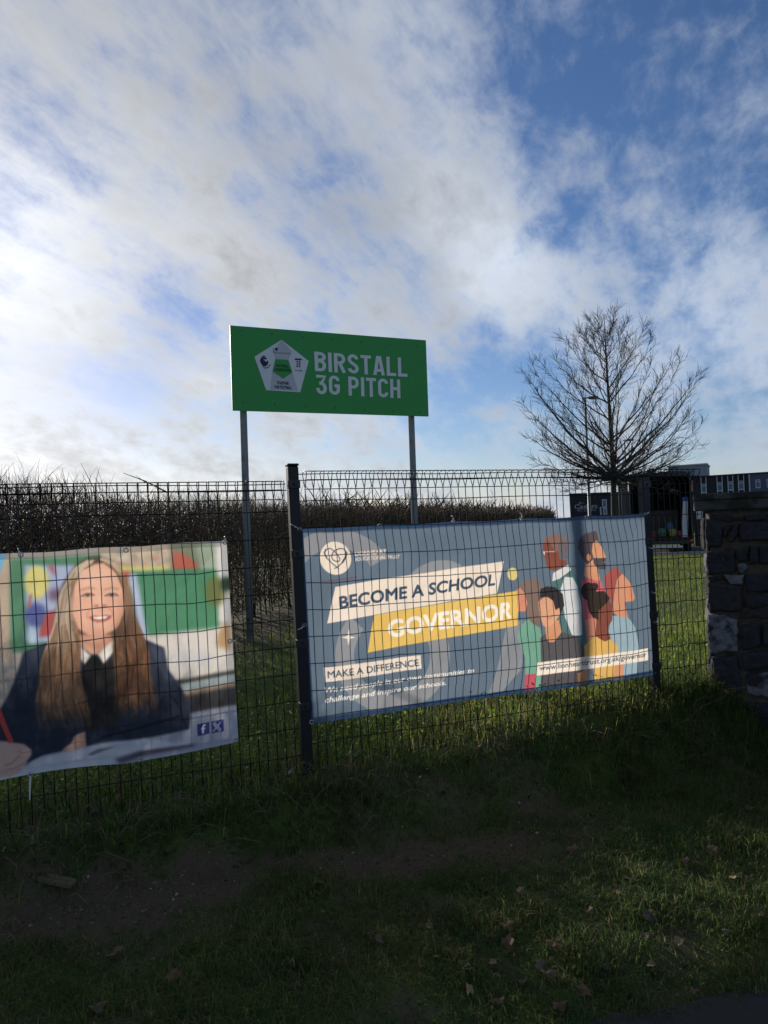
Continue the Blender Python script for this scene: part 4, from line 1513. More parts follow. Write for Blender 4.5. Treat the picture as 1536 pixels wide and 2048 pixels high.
def build_hedge():
    root = empty('hedge', (HX(8), 8, 0), 'long clipped bare winter hedge of dense brown twigs behind the fence', 'hedge')
    hd = np.array([0.27, 0.963, 0])
    hn = np.array([0.963, -0.27, 0])

    def twigs(n, y0, y1, zlo, zhi, lmin, lmax, r0, upw, seed, power, spread=0.65, top=False):
        g = np.random.default_rng(seed)
        # density falls with distance so that it looks even from the path
        t = g.random(n)
        Y = y0 * (y1 / y0) ** (t ** power)
        k = Y / 8.0
        off = (g.random(n) - .5) * 2 * spread
        z = zlo + (zhi - zlo) * g.random(n)
        base = np.stack([HX(Y), Y, z], 1) + off[:, None] * hn
        base[:, 2] += 0.10 * (fbm(Y * 1.3, Y * 0 + 2.0, 77) - .5) + 0.05
        an = g.random(n) * 2 * np.pi
        el = np.clip(upw + g.normal(size=n) * 0.5, -0.6, 1.5)
        d = np.stack([np.cos(an) * np.cos(el), np.sin(an) * np.cos(el), np.sin(el)], 1)
        L = (lmin + (lmax - lmin) * g.random(n) ** 1.6) * (1 + 0.12 * (k - 1))
        an2 = an + g.normal(size=n) * .7
        d2 = d + 0.45 * np.stack([np.cos(an2), np.sin(an2), 0.5 * np.ones(n)], 1)
        d2 /= np.linalg.norm(d2, axis=1, keepdims=True)
        p1 = base + d * (L * .55)[:, None]
        p2 = p1 + d2 * (L * .45)[:, None]
        rad = r0 * (0.6 + 0.8 * g.random(n)) * np.maximum(1, k * 0.75)
        ref = np.cross(d, np.array([0.3, 0.2, 0.93])); ref /= np.maximum(np.linalg.norm(ref, axis=1, keepdims=True), 1e-6)
        ref2 = np.cross(d, ref)
        V = []
        for p, rr in ((base, 1.0), (p1, .75), (p2, .25)):
            for q in range(3):
                a = 2 * np.pi * q / 3
                V.append(p + (ref * math.cos(a) + ref2 * math.sin(a)) * (rad * rr)[:, None])
        V = np.stack(V, 1)           # n,9,3
        f = []
        for s in (0, 3):
            for q in range(3):
                j = (q + 1) % 3
                f += [(s + q, s + j, s + 3 + j, s + 3 + q)]
        f = np.array(f)
        F = (np.arange(n) * 9)[:, None, None] + f[None]
        cc = np.array([[0.17, 0.115, 0.07], [0.11, 0.08, 0.06], [0.20, 0.15, 0.10], [0.07, 0.052, 0.04], [0.18, 0.11, 0.06]])
        col = cc[g.integers(len(cc), size=n)] * (0.6 + 0.7 * g.random(n))[:, None]
        return V.reshape(-1, 3), F.reshape(-1, 4), np.repeat(col, 9, 0)
    parts = []
    # inner stems and dense body
    parts.append(twigs(19000, 6.2, 110, 0.05, 1.75, 0.25, 0.7, 0.0055, 0.9, 1, 1.0))
    parts.append(twigs(19000, 6.2, 110, 0.9, 1.86, 0.15, 0.5, 0.0040, 0.8, 2, 1.0))
    # camera-side face, clipped twigs
    parts.append(twigs(13000, 6.2, 100, 1.30, 1.96, 0.10, 0.30, 0.0032, 0.7, 3, 1.1))
    # shoots standing out of the top
    parts.append(twigs(2600, 6.2, 60, 1.85, 2.02, 0.10, 0.30, 0.0026, 1.2, 4, 1.2, .55))
    parts.append(twigs(420, 6.4, 9.0, 1.93, 2.08, 0.16, 0.42, 0.0030, 1.25, 6, 1.0, .5))
    parts.append(twigs(11000, 6.2, 60, 1.45, 1.98, 0.10, 0.26, 0.0034, 0.75, 8, 1.0))
    # far away: thicker clumps
    parts.append(twigs(7000, 16, 125, 0.3, 2.1, 0.3, 0.8, 0.0080, 0.8, 5, .8))
    nv = 0; vs, fs, cs = [], [], []
    for v, f, c in parts:
        vs.append(v); fs.append(f + nv); cs.append(c); nv += len(v)
    V = np.concatenate(vs) - np.array(root.location)
    o = link('twigs', mesh_np('twigs', V, np.concatenate(fs), M['hedge'], np.concatenate(cs)), root)
    o['kind'] = 'stuff'
    # upright stems at the near end, each its own
    sm = []
    for v in range(5):
        w = MB()
        w.tube([(0, 0, -0.05), (0.03 * (v - 2), 0.02, 0.6), (0.05 * math.sin(v), 0.04, 1.3), (0.06 * (v - 2), 0.0, 1.95)], [0.017, 0.014, 0.010, 0.004], 6)
        sm.append(mesh('stem', w.v, w.f, M['twig'], True))
    y = 6.2
    while y < 20:
        for k in range(2):
            off = (random.random() - .5) * 0.9
            x, yy = HX(y) + hn[0] * off, y + hn[1] * off
            link('stem', sm[random.randrange(5)], root, Vector((x, yy, gz(x, yy))) - Vector(root.location))
        y += 0.22 * (1 + (y - 6) * .05)
    # one long broken branch sticking up
    a, b_ = at_depth(335, 985, 9.4), at_depth(247, 946, 9.2)
    w = MB(); w.tube([a, (a + b_) / 2 + Vector((0, 0, .02)), b_], [0.011, 0.008, 0.003], 6)
    c = (a + b_) / 2
    w.tube([c, c + Vector((-0.12, 0, .10))], [0.006, 0.002], 5)
    w.build('broken_branch', M['twig'], root, True)


build_hedge()

# ------------------------------------------------------------------ bare tree
def bare_tree(name, base, H, label, outline, first, seed, trunk_r, nlimb=46, detail=2, group=None):
    """outline: crown radius at fractions of the height (z/H, r)"""
    g = random.Random(seed)
    root = empty(name, base, label, 'tree', group)
    base = Vector(base)
    K = H / 8
    n = 14
    pts = [base + Vector((math.sin(i / n * 5) * 0.045 * K, math.cos(i / n * 4) * 0.04 * K, H * i / n - 0.1)) for i in range(n + 1)]
    rad = [trunk_r * (1 - (i / n)) ** 1.0 + 0.006 * K for i in range(n + 1)]
    w = MB(); w.tube(pts, rad, 10)
    w.build('trunk', M['bark'], root, True)
    tw = MB()
    oz, orr = [o[0] for o in outline], [o[1] for o in outline]
    RMIN = 0.0042 * K

    def ribbon(P, r0, mb, sides):
        k = len(P) - 1
        mb.tube(P, [max(RMIN, r0 * (1 - .88 * i / k)) for i in range(k + 1)], sides, False)

    def wander(p, d, L, segs, lift, rnd):
        P = [p.copy()]; dd = d.normalized()
        for k in range(segs):
            dd = (dd + Vector((g.gauss(0, rnd), g.gauss(0, rnd), lift + g.gauss(0, rnd * .7)))).normalized()
            P.append(P[-1] + dd * (L / segs))
        return P
    for i in range(nlimb):
        u = (i + .5) / nlimb
        zt = H * (oz[0] + (oz[-1] - .03 - oz[0]) * u ** 0.85)
        r_ = float(np.interp(zt / H, oz, orr)) * (0.72 + .42 * g.random())
        az = i * 2.39996 + g.gauss(0, .45)
        zs = max(first + .25 * g.random() * K, zt - r_ * (0.75 + .35 * g.random()) - .3 * K)
        k = (zs + .1) / H * n
        j = min(n - 1, int(k)); f = k - j
        p0 = pts[j].lerp(pts[j + 1], f)
        tip = Vector((base.x + math.cos(az) * r_, base.y + math.sin(az) * r_, base.z + zt))
        ctl = p0.lerp(tip, .5) + Vector((math.cos(az) * r_ * .10, math.sin(az) * r_ * .10, -0.10 * r_))
        P = []
        for q in range(11):
            t = q / 10
            v = p0 * ((1 - t) ** 2) + ctl * (2 * t * (1 - t)) + tip * (t * t)
            if 0 < q: v = v + Vector((g.gauss(0, .018), g.gauss(0, .018), g.gauss(0, .018))) * K
            P.append(v)
        lr = (0.010 + 0.021 * r_ / 2.8 * (.6 + .7 * g.random())) * K * (1.25 if zs < first + .6 * K else 1)
        lm = MB(); ribbon(P, lr, lm, 6)
        lm.build('limb', M['bark'], root, True)
        Ll = (tip - p0).length
        for q in range(2, 11):
            dd = (P[q] - P[q - 1]).normalized()
            for s in range(2 if q < 9 else 3):
                sd_ = dd.cross(Vector((g.gauss(0, 1), g.gauss(0, 1), g.gauss(0, 1)))).normalized()
                d2 = dd + sd_ * (.45 + .55 * g.random()) + Vector((0, 0, .22))
                L2 = (.22 + .20 * Ll * (1.05 - q / 10)) * (0.55 + .8 * g.random()) * (1 if K > .9 else K)
                Q = wander(P[q], d2, L2, 4, .04, .055)
                ribbon(Q, max(RMIN * 1.2, lr * .38 * (1.1 - q / 10)), tw, 4)
                if detail > 1:
                    for c in range(1, 5):
                        d3 = (Q[c] - Q[c - 1]).normalized()
                        for _ in range(1):
                            sd2 = d3.cross(Vector((g.gauss(0, 1), g.gauss(0, 1), g.gauss(0, 1)))).normalized()
                            T = wander(Q[c], d3 + sd2 * (.5 + .3 * g.random()) + Vector((0, 0, .12)), (.10 + .22 * g.random()) * K, 2, .04, .05)
                            ribbon(T, RMIN * 1.15, tw, 3)
    o = tw.build('twigs', M['twig'], root)
    o['kind'] = 'stuff'
    return root


TZ = 22.0
tb = at_depth(1230, 1112, TZ); tb.z = 0.05
TH_ = at_depth(1226, 622, TZ).z - 0.05
print('tree', tb, TH_)
yz = lambda y: (at_depth(1228, y, TZ).z - 0.05) / TH_
bare_tree('bare_tree', tb, TH_, 'leafless young tree with wide spreading crown on the school lawn',
          [(yz(990), 1.6), (yz(930), 2.5), (yz(870), 2.85), (yz(810), 2.85), (yz(760), 2.55), (yz(715), 2.0), (yz(680), 1.35), (yz(650), .7), (1.0, .12)], TH_ * .33, 5, 0.115, 74)
for k, (px, py, Y, r, lb) in enumerate([(985, 975, 95, 1.5, 'tallest of the faint bare trees above the far hedge'), (1008, 994, 100, 1.1, 'middle sized faint bare tree above the far hedge'), (1026, 1004, 110, 0.9, 'smallest faint bare tree above the far hedge')]):
    t_ = at_depth(px, py, Y)
    bare_tree('distant_tree', (t_.x, Y, 0.0), t_.z, lb, [(.35, r * .7), (.55, r), (.8, r * .7), (1, .1)], t_.z * .25, 20 + k, 0.09, 16, 1, 'distant bare trees over the hedge')

# ------------------------------------------------------------------ lamp columns
M['lampgrey'] = mat_plain('lamp_grey', (0.20, 0.21, 0.21), 0.5, 0.3)
M['lampdark'] = mat_plain('lamp_head_dark', (0.04, 0.045, 0.05), 0.5)


def lamp(px_top, py_top, px_base, Y, label, armlen):
    top = at_depth(px_top, py_top, Y)
    base = Vector((top.x, Y, 0.05))
    root = empty('street_lamp', base, label, 'street lamp', None)
    w = MB(); w.tube([base, base + Vector((0, 0, 1.2)), base + Vector((0, 0, 1.25)), top + Vector((0, 0, -0.03))], [0.085, 0.085, 0.058, 0.042], 10)
    w.build('column', M['lampgrey'], root, True)
    w = MB()
    a = top + Vector((-0.10, 0, 0)); e = top + Vector((armlen, 0, 0.03))
    w.tube([a, top + Vector((0.05, 0, 0.02)), top + Vector((armlen * .35, 0, 0.03))], [0.03, 0.03, 0.03], 8)
    w.build('arm', M['lampgrey'], root, True)
    w = MB(); w.box(top + Vector((armlen * .65, 0, 0.02)), (armlen * .72, 0.2, 0.085), None, 0.02)
    hd_ = w.build('lamp_head', M['lampdark'], root)
    w = MB(); w.box(top + Vector((armlen * .68, 0, -0.028)), (armlen * .5, 0.14, 0.012))
    w.build('lens', M['lampgrey'], hd_)


lamp(1170, 797, 1182, 26, 'tall grey street lamp standing beside the bare tree', 0.46)
lamp(1249, 881, 1256, 41, 'farther street lamp seen through the branches of the bare tree', 0.50)

# ------------------------------------------------------------------ school buildings
M['clad_dark'] = mat_plain('dark_cladding', (0.030, 0.032, 0.038), 0.85, var=0.2, scale=2, spec=0.15)
M['clad_brown'] = mat_plain('brown_cladding', (0.03, 0.024, 0.022), 0.85, var=0.25, scale=3, spec=0.15)
M['clad_blue'] = mat_plain('blue_grey_cladding', (0.075, 0.095, 0.145), 0.8, var=0.12, scale=2, spec=0.2)
M['render_grey'] = mat_plain('pale_render', (0.23, 0.25, 0.30), 0.8, var=0.1, scale=1)
M['frame_white'] = mat_plain('white_frame', (0.45, 0.45, 0.45), 0.5, var=0.1)
M['brick_red'] = mat_plain('red_brick', (0.22, 0.09, 0.05), 0.9, var=0.3, scale=6)
mt, nt_, N_, L_, bs_ = mat_new('window_glass')
bs_.inputs['Base Color'].default_value = (0.06, 0.13, 0.24, 1)  # pane blue: reflected sky put into the base colour
bs_.inputs['Roughness'].default_value = 0.06
bs_.inputs['Specular IOR Level'].default_value = 0.3
nz_ = N_.new('ShaderNodeTexNoise'); nz_.inputs['Scale'].default_value = 1.5
mr_ = N_.new('ShaderNodeMapRange'); mr_.inputs['To Min'].default_value = 0.15; mr_.inputs['To Max'].default_value = 0.3
L_.new(nz_.outputs['Fac'], mr_.inputs['Value']); L_.new(mr_.outputs[0], bs_.inputs['Roughness'])
M['glass'] = mt


def school_right():
    YL = 84.0
    A = at_depth(1413, 954, YL)                       # roof corner, far end
    Bq = at_depth(1536, 944.6, YL / 1.045)
    wd = Vector((Bq.x - A.x, Bq.y - A.y, 0)); L = wd.length; wd.normalize()
    wn_ = Vector((wd.y, -wd.x, 0))
    zt = A.z
    org = Vector((A.x, A.y, 0))
    nrm = wn_
    root = empty('school_building', org + wd * 8, 'long dark clad school block with white framed windows above the stone wall', 'building')
    back = -wn_ * 10

    def wp(s, z, d=0.0): return org + wd * s + wn_ * d + Vector((0, 0, z))

    def s_of(px, py):
        p = on_plane(px, py, org, nrm)
        return (p - org).dot(wd), p.z
    s_split = s_of(1499, 960)[0]
    s0 = s_of(1356, 960)[0]
    w = MB(); w.prism([wp(s0, 0), wp(s_split, 0), wp(s_split, zt), wp(s0, zt)], back)
    w.build('wall', M['clad_dark'], root)
    w = MB(); w.prism([wp(s_split, 0, 0.02), wp(s_split + 26, 0, 0.02), wp(s_split + 26, zt + .01, 0.02), wp(s_split, zt + .01, 0.02)], back)
    w.build('wall', M['clad_blue'], root)
    w = MB(); w.prism([wp(s0, zt, .12), wp(s_split + 26, zt, .12), wp(s_split + 26, zt + .16, .12), wp(s0, zt + .16, .12)], back)
    w.build('roof_edge', M['clad_dark'], root)
    # vertical white fins and brown spandrels over the windows
    def win(xl, xr, yt, yb, brown=None):
        a, b_ = s_of(xl, yt), s_of(xr, yb)
        sl_, sr = a[0], b_[0]
        z1, z0 = a[1], b_[1]
        wf = MB()
        t = 0.07
        wf.prism([wp(sl_, z0, .10), wp(sr, z0, .10), wp(sr, z0 + t * 1.6, .10), wp(sl_, z0 + t * 1.6, .10)], -wn_ * .06)
        wf.prism([wp(sl_, z1 - t, .10), wp(sr, z1 - t, .10), wp(sr, z1, .10), wp(sl_, z1, .10)], -wn_ * .06)
        wf.prism([wp(sl_, z0, .098), wp(sl_ + t, z0, .098), wp(sl_ + t, z1, .098), wp(sl_, z1, .098)], -wn_ * .06)
        wf.prism([wp(sr - t, z0, .098), wp(sr, z0, .098), wp(sr, z1, .098), wp(sr - t, z1, .098)], -wn_ * .06)
        zm = z1 - (z1 - z0) * .28
        wf.prism([wp(sl_, zm, .096), wp(sr, zm, .096), wp(sr, zm + t, .096), wp(sl_, zm + t, .096)], -wn_ * .06)
        wo = wf.build('window', M['frame_white'], root)
        p = MB(); p.prism([wp(sl_ + .02, z0 + .02, .055), wp(sr - .02, z0 + .02, .055), wp(sr - .02, z1 - .02, .055), wp(sl_ + .02, z1 - .02, .055)], -wn_ * .02)
        p.build('pane', M['glass'], wo)
        if brown:
            p = MB(); p.prism([wp(sl_ + .03, z1 + .02, .05), wp(sr - .03, z1 + .02, .05), wp(sr - .03, zt - .02, .05), wp(sl_ + .03, zt - .02, .05)], -wn_ * .03)
            p.build('spandrel', M['clad_brown'], root)
            for s in (sl_, sr):
                p = MB(); p.prism([wp(s - .035, 0.2, .13), wp(s + .035, 0.2, .13), wp(s + .035, zt - .01, .13), wp(s - .035, zt - .01, .13)], -wn_ * .10)
                p.build('fin', M['frame_white'], root)
    # (crop 8.727x)
    q = lambda x, y: (1360 + x / 8.727, 920 + y / 8.727)
    for (xl, xr, yt, yb) in [(372, 465, 418, 575), (650, 745, 392, 545), (838, 932, 378, 530), (1020, 1122, 366, 520)]:
        a, b_ = q(xl, yt), q(xr, yb)
        win(a[0], b_[0], a[1], b_[1], True)
    for (xl, xr, yt, yb) in [(1318, 1408, 345, 490), (1512, 1602, 330, 475)]:
        a, b_ = q(xl, yt), q(xr, yb)
        win(a[0], b_[0], a[1], b_[1])
    for k in range(6):
        sx = s_of(*q(1512, 330))[0] + 3.4 + k * 3.2
        z1 = s_of(*q(1512, 330))[1]
        wf = MB()
        for (a0, a1, b0, b1) in ((0, 1.2, 0, .16), (0, 1.2, 1.85, 1.95), (0, .1, .16, 1.85), (1.1, 1.2, .16, 1.85), (.1, 1.1, 1.4, 1.5)):
            wf.prism([wp(sx + a0, z1 - 1.95 + b0, .1), wp(sx + a1, z1 - 1.95 + b0, .1), wp(sx + a1, z1 - 1.95 + b1, .1), wp(sx + a0, z1 - 1.95 + b1, .1)], -wn_ * .06)
        wo = wf.build('window', M['frame_white'], root)
        p = MB(); p.prism([wp(sx + .02, z1 - 1.93, .055), wp(sx + 1.18, z1 - 1.93, .055), wp(sx + 1.18, z1 - .02, .055), wp(sx + .02, z1 - .02, .055)], -wn_ * .02)
        p.build('pane', M['glass'], wo)
    p = MB(); p.prism([wp(s_split - .06, 0.2, .15), wp(s_split + .06, 0.2, .15), wp(s_split + .06, zt, .15), wp(s_split - .06, zt, .15)], -wn_ * .1)
    p.build('fin', M['frame_white'], root)
    # paler taller block standing behind its end
    t0, t1 = s_of(1335, 940)[0], s_of(1412, 930)[0]
    ztw = s_of(1411, 928.5)[1]
    tw_ = empty('stair_tower', org + wd * t0 - wn_ * 2, 'pale grey flat roofed tower rising behind the dark school block', 'building')
    w = MB(); w.prism([wp(t0, 0, -.35), wp(t1, 0, -.35), wp(t1, ztw, -.35), wp(t0, ztw, -.35)], Vector((.46, .9, 0)) * 6)
    w.build('wall', M['render_grey'], tw_)
    w = MB(); w.prism([wp(t0 - .1, ztw, -.2), wp(t1 + .12, ztw, -.2), wp(t1 + .12, ztw + .15, -.2), wp(t0 - .1, ztw + .15, -.2)], Vector((.46, .9, 0)) * 6.3)
    w.build('roof_edge', M['frame_white'], tw_)


school_right()


def cedars():
    Y = 70.0
    A, Bq = at_depth(1139.5, 992, Y), at_depth(1262, 984, Y)
    zt = (A.z + Bq.z) / 2
    root = empty('academy_building', (A.x, Y, 0), 'dark boxy academy building with pale lettering on its wall', 'building')
    w = MB(); w.prism([Vector((A.x, Y, 0)), Vector((Bq.x + 6, Y, 0)), Vector((Bq.x + 6, Y, zt)), Vector((A.x, Y, zt))], Vector((3.6, 9, 0)))
    w.build('wall', M['clad_dark'], root)
    w = MB(); w.prism([Vector((A.x - .08, Y - .1, zt)), Vector((Bq.x + 6, Y - .1, zt)), Vector((Bq.x + 6, Y - .1, zt + .15)), Vector((A.x - .08, Y - .1, zt + .15))], Vector((3.6, 9, 0)))
    w.build('roof_edge', M['clad_brown'], root)

    def q(x, y): return at_depth(1130 + x / 4.955, 900 + y / 4.955, Y - .03)

    def txt(s, box, bold):
        vs, tris = text_tris(s, bold)
        tl, tr_, br, bl = [q(*c) for c in box]
        P = [((bl * (1 - u) + br * u) * (1 - v) + (tl * (1 - u) + tr_ * u) * v) - Vector(root.location) for u, v in vs]
        link('lettering', mesh('lettering', P, tris, M['letter']), root)
    M['letter'] = mat_plain('pale_letters', (0.30, 0.31, 0.32), 0.6, var=0.1)
    txt('the', [(135, 512), (190, 510), (190, 532), (135, 534)], .01)
    txt('Cedars', [(94, 535), (322, 528), (322, 578), (94, 586)], .03)
    txt('ACADEMY', [(112, 588), (318, 584), (318, 606), (112, 610)], .0)
    for (x0, x1, y0, y1) in ((365, 415, 490, 570), (345, 372, 565, 640), (378, 418, 575, 640)):
        a, b_ = q(x0, y0), q(x1, y1)
        wf = MB(); t = .09
        x_0, x_1, z1, z0 = a.x, b_.x, a.z, b_.z
        for (p0, p1, r0, r1) in ((x_0, x_1, z0, z0 + t), (x_0, x_1, z1 - t, z1), (x_0, x_0 + t, z0 + t, z1 - t), (x_1 - t, x_1, z0 + t, z1 - t)):
            wf.prism([Vector((p0, Y - .06, r0)), Vector((p1, Y - .06, r0)), Vector((p1, Y - .06, r1)), Vector((p0, Y - .06, r1))], Vector((0, .05, 0)))
        wo = wf.build('window', M['frame_white'], root)
        p = MB(); p.prism([Vector((x_0 + .03, Y - .03, z0 + .03)), Vector((x_1 - .03, Y - .03, z0 + .03)), Vector((x_1 - .03, Y - .03, z1 - .03)), Vector((x_0 + .03, Y - .03, z1 - .03))], Vector((0, .02, 0)))
        p.build('pane', M['glass'], wo)


cedars()

# ------------------------------------------------------------------ box van with its back open
M['van'] = mat_plain('black_van_paint', (0.010, 0.010, 0.012), 0.3, var=0.15)
M['van_in'] = mat_plain('dark_van_lining', (0.012, 0.012, 0.014), 0.8)
M['tyre'] = mat_plain('tyre_rubber', (0.012, 0.012, 0.012), 0.85)
M['white'] = mat_plain('white_board', (0.62, 0.64, 0.64), 0.6, var=0.08)
M['blue'] = mat_plain('blue_tape', (0.03, 0.09, 0.32), 0.6)
M['red_lens'] = mat_plain('red_lens', (0.25, 0.01, 0.01), 0.3)
M['amber'] = mat_plain('orange_panel', (0.42, 0.13, 0.03), 0.5)
M['plate'] = mat_plain('number_plate', (0.55, 0.45, 0.05), 0.5)
M['sackg'] = mat_plain('green_bag', (0.05, 0.13, 0.08), 0.6, var=.5, scale=8)
M['sacky'] = mat_plain('yellow_bag', (0.26, 0.25, 0.04), 0.6, var=.4, scale=8)
M['sackr'] = mat_plain('red_bag', (0.28, 0.035, 0.04), 0.6, var=.4, scale=8)
M['bluebag'] = mat_plain('blue_bag', (0.05, 0.12, 0.22), 0.6, var=.4, scale=8)


YAW = R(-20)


def van():
    Y = VANZ
    l, r_ = at_depth(1264, 1060, Y).x, at_depth(1381, 1060, Y).x
    zt = at_depth(1320, 945, Y).z
    zf = at_depth(1320, 1078, Y).z
    g = 0.065
    cx = (l + r_) / 2; wd = r_ - l
    root = empty('box_van', (cx, Y, g), 'black box van with rear doors open and goods inside, parked by the lawn', 'van')
    LEN = 4.2
    t = 0.07
    w = MB()
    w.box((l + t / 2, Y + LEN / 2, (zt + zf) / 2), (t, LEN, zt - zf - .12), None, 0.02)
    w.box((r_ - t / 2, Y + LEN / 2, (zt + zf) / 2), (t, LEN, zt - zf - .12), None, 0.02)
    prof = []
    for i in range(9):
        u = i / 8
        prof.append(Vector((l + wd * u, Y, zt - .10 + .10 * math.sin(math.pi * u) ** .35)))
    low = [Vector((p.x, p.y, zt - .17)) for p in reversed(prof)]
    w.prism(prof + low, Vector((0, LEN, 0)))
    w.build('body', M['van'], root)
    w = MB(); w.box((cx, Y + LEN / 2, zf), (wd, LEN, 0.1)); w.box((cx, Y + LEN, (zt + zf) / 2), (wd - .1, .06, zt - zf - .2))
    w.build('load_bay', M['van_in'], root)
    w = MB(); w.box((cx, Y + LEN + .9, 1.15), (wd * .86, 1.9, 1.75), None, .2)
    w.build('cab', M['van'], root)
    # open doors: left one swung out sideways, right one folded back along the side
    w = MB(); w.box((l - .22, Y - .12, (zt + zf) / 2 - .05), (.40, .06, zt - zf - .22), (Vector((.93, .36, 0)), Vector((-.36, .93, 0)), UPV), .015)
    dl = w.build('door', M['van'], root)
    w = MB(); w.tube([(l - .30, Y - .19, zf + .5), (l - .30, Y - .19, zt - .5)], .018, 6); w.build('lock_rod', M['galv'], dl, True)
    w = MB(); w.box((r_ + .19, Y - .20, zf + .55), (.30, .06, 1.75), (Vector((.85, -.52, 0)), Vector((.52, .85, 0)), UPV), .015)
    dr = w.build('door', M['van'], root)
    w = MB(); w.box((r_ + .22, Y - .27, zf + .92), (.18, .012, .32), (Vector((.85, -.52, 0)), Vector((.52, .85, 0)), UPV)); w.build('door_sticker', M['white'], dr)
    w = MB(); w.box((r_ + .03, Y + .03, zt - .62), (.07, .10, .45), None, .01); w.build('marker_panel', M['amber'], root)
    w = MB(); w.box((cx, Y - .06, zf - .15), (wd, .14, .14), None, .03); bmp = w.build('bumper', M['van'], root)
    w = MB(); w.box((cx + .15, Y - .10, zf - .32), (wd * .55, .10, .09), None, .02); w.build('rear_step', M['white'], bmp)
    for s in (-1, 1):
        w = MB(); w.box((cx + s * (wd / 2 - .10), Y - .145, zf - .12), (.12, .04, .10), None, .01); w.build('tail_light', M['red_lens'], bmp)
        for yy in (Y + 1.0, Y + LEN + .9):
            w = MB(); w.tube([(cx + s * (wd / 2 - .30), yy, g + .34), (cx + s * (wd / 2 - .06), yy, g + .34)], .34, 18)
            wh = w.build('wheel', M['tyre'], root, True)
            w = MB(); w.tube([(cx + s * (wd / 2 - .08), yy, g + .34), (cx + s * (wd / 2 - .04), yy, g + .34)], .19, 14); w.build('rim', M['galv'], wh, True)
    root.rotation_euler.z = YAW
    piv = Vector((cx, Y, 0))

    def spin(o_):
        d_ = Vector(o_.location) - piv
        d_.rotate(Matrix.Rotation(YAW, 3, 'Z').to_euler())
        o_.location = piv + d_
        o_.rotation_euler.z = YAW
    # goods in the back
    a, b_ = at_depth(1357, 1003, Y + .25), at_depth(1370, 1076, Y + .25)
    o = empty('white_board', ((a.x + b_.x) / 2, Y + .25, zf + .05), 'tall white board with a blue top standing in the van', 'board')
    w = MB(); w.prism([Vector((a.x + .02, Y + .25, a.z)), Vector((b_.x, Y + .25, a.z)), Vector((b_.x - .04, Y + .25, zf + .05)), Vector((a.x - .08, Y + .25, zf + .05))], Vector((0, .08, 0))); w.build('board', M['white'], o)
    w = MB(); w.prism([Vector((a.x, Y + .24, a.z)), Vector((b_.x + .02, Y + .24, a.z)), Vector((b_.x + .02, Y + .24, a.z + .17)), Vector((a.x, Y + .24, a.z + .17))], Vector((0, .1, 0))); w.build('top_band', M['blue'], o)
    spin(o)
    def bag(x, y, wid, hgt, mat, label, dy=0.4):
        cxx = at_depth(x, y, Y + dy).x
        vs, fs = [], []
        g2 = random.Random(int(x))
        for i in range(7):
            v = i / 6
            rr = math.sin(math.pi * (v * .86 + .07)) ** .28
            for k in range(10):
                an = 2 * math.pi * k / 10
                j = 1 + g2.gauss(0, .2)
                vs.append((cxx + math.cos(an) * wid / 2 * rr * j, Y + dy + math.sin(an) * wid / 2 * rr * j, zf + .05 + hgt * v))
        for i in range(6):
            for k in range(10):
                j = (k + 1) % 10
                fs.append((i * 10 + k, i * 10 + j, i * 10 + 10 + j, i * 10 + 10 + k))
        fs.append(tuple(reversed(range(10)))); fs.append(tuple(range(60, 70)))
        base = Vector((cxx, Y + dy, zf + .05))
        spin(tag(link('cargo_bag', mesh('cargo_bag', [Vector(v) - base for v in vs], fs, mat, True), None, base), label, 'bag'))
    bag(1315, 1060, .36, .38, M['sackg'], 'green bag lying in the open back of the van')
    bag(1336, 1065, .34, .34, M['sacky'], 'yellow bag lying in the open back of the van')
    bag(1349, 1070, .20, .26, M['sackr'], 'dark red bag beside the white board in the van')
    bag(1302, 1070, .22, .26, M['sackr'], 'bright red bag beside the green bag in the van')
    bag(1325, 1055, .30, .62, M['bluebag'], 'dull blue bag standing behind others in the van', 0.85)


van()

# ------------------------------------------------------------------ rubble stone wall
WC = Vector((fp(S_END, 0, 1).x + 0.035, fp(S_END, 0, 1).y - 0.03, 0))       # front left corner
WD = Vector((0.82, -0.57, 0)).normalized()
WN = Vector((WD.y, -WD.x, 0))                                               # towards the path
WE = Vector((0.345, 0.9386, 0))                                               # end face runs back
WZB = -0.15


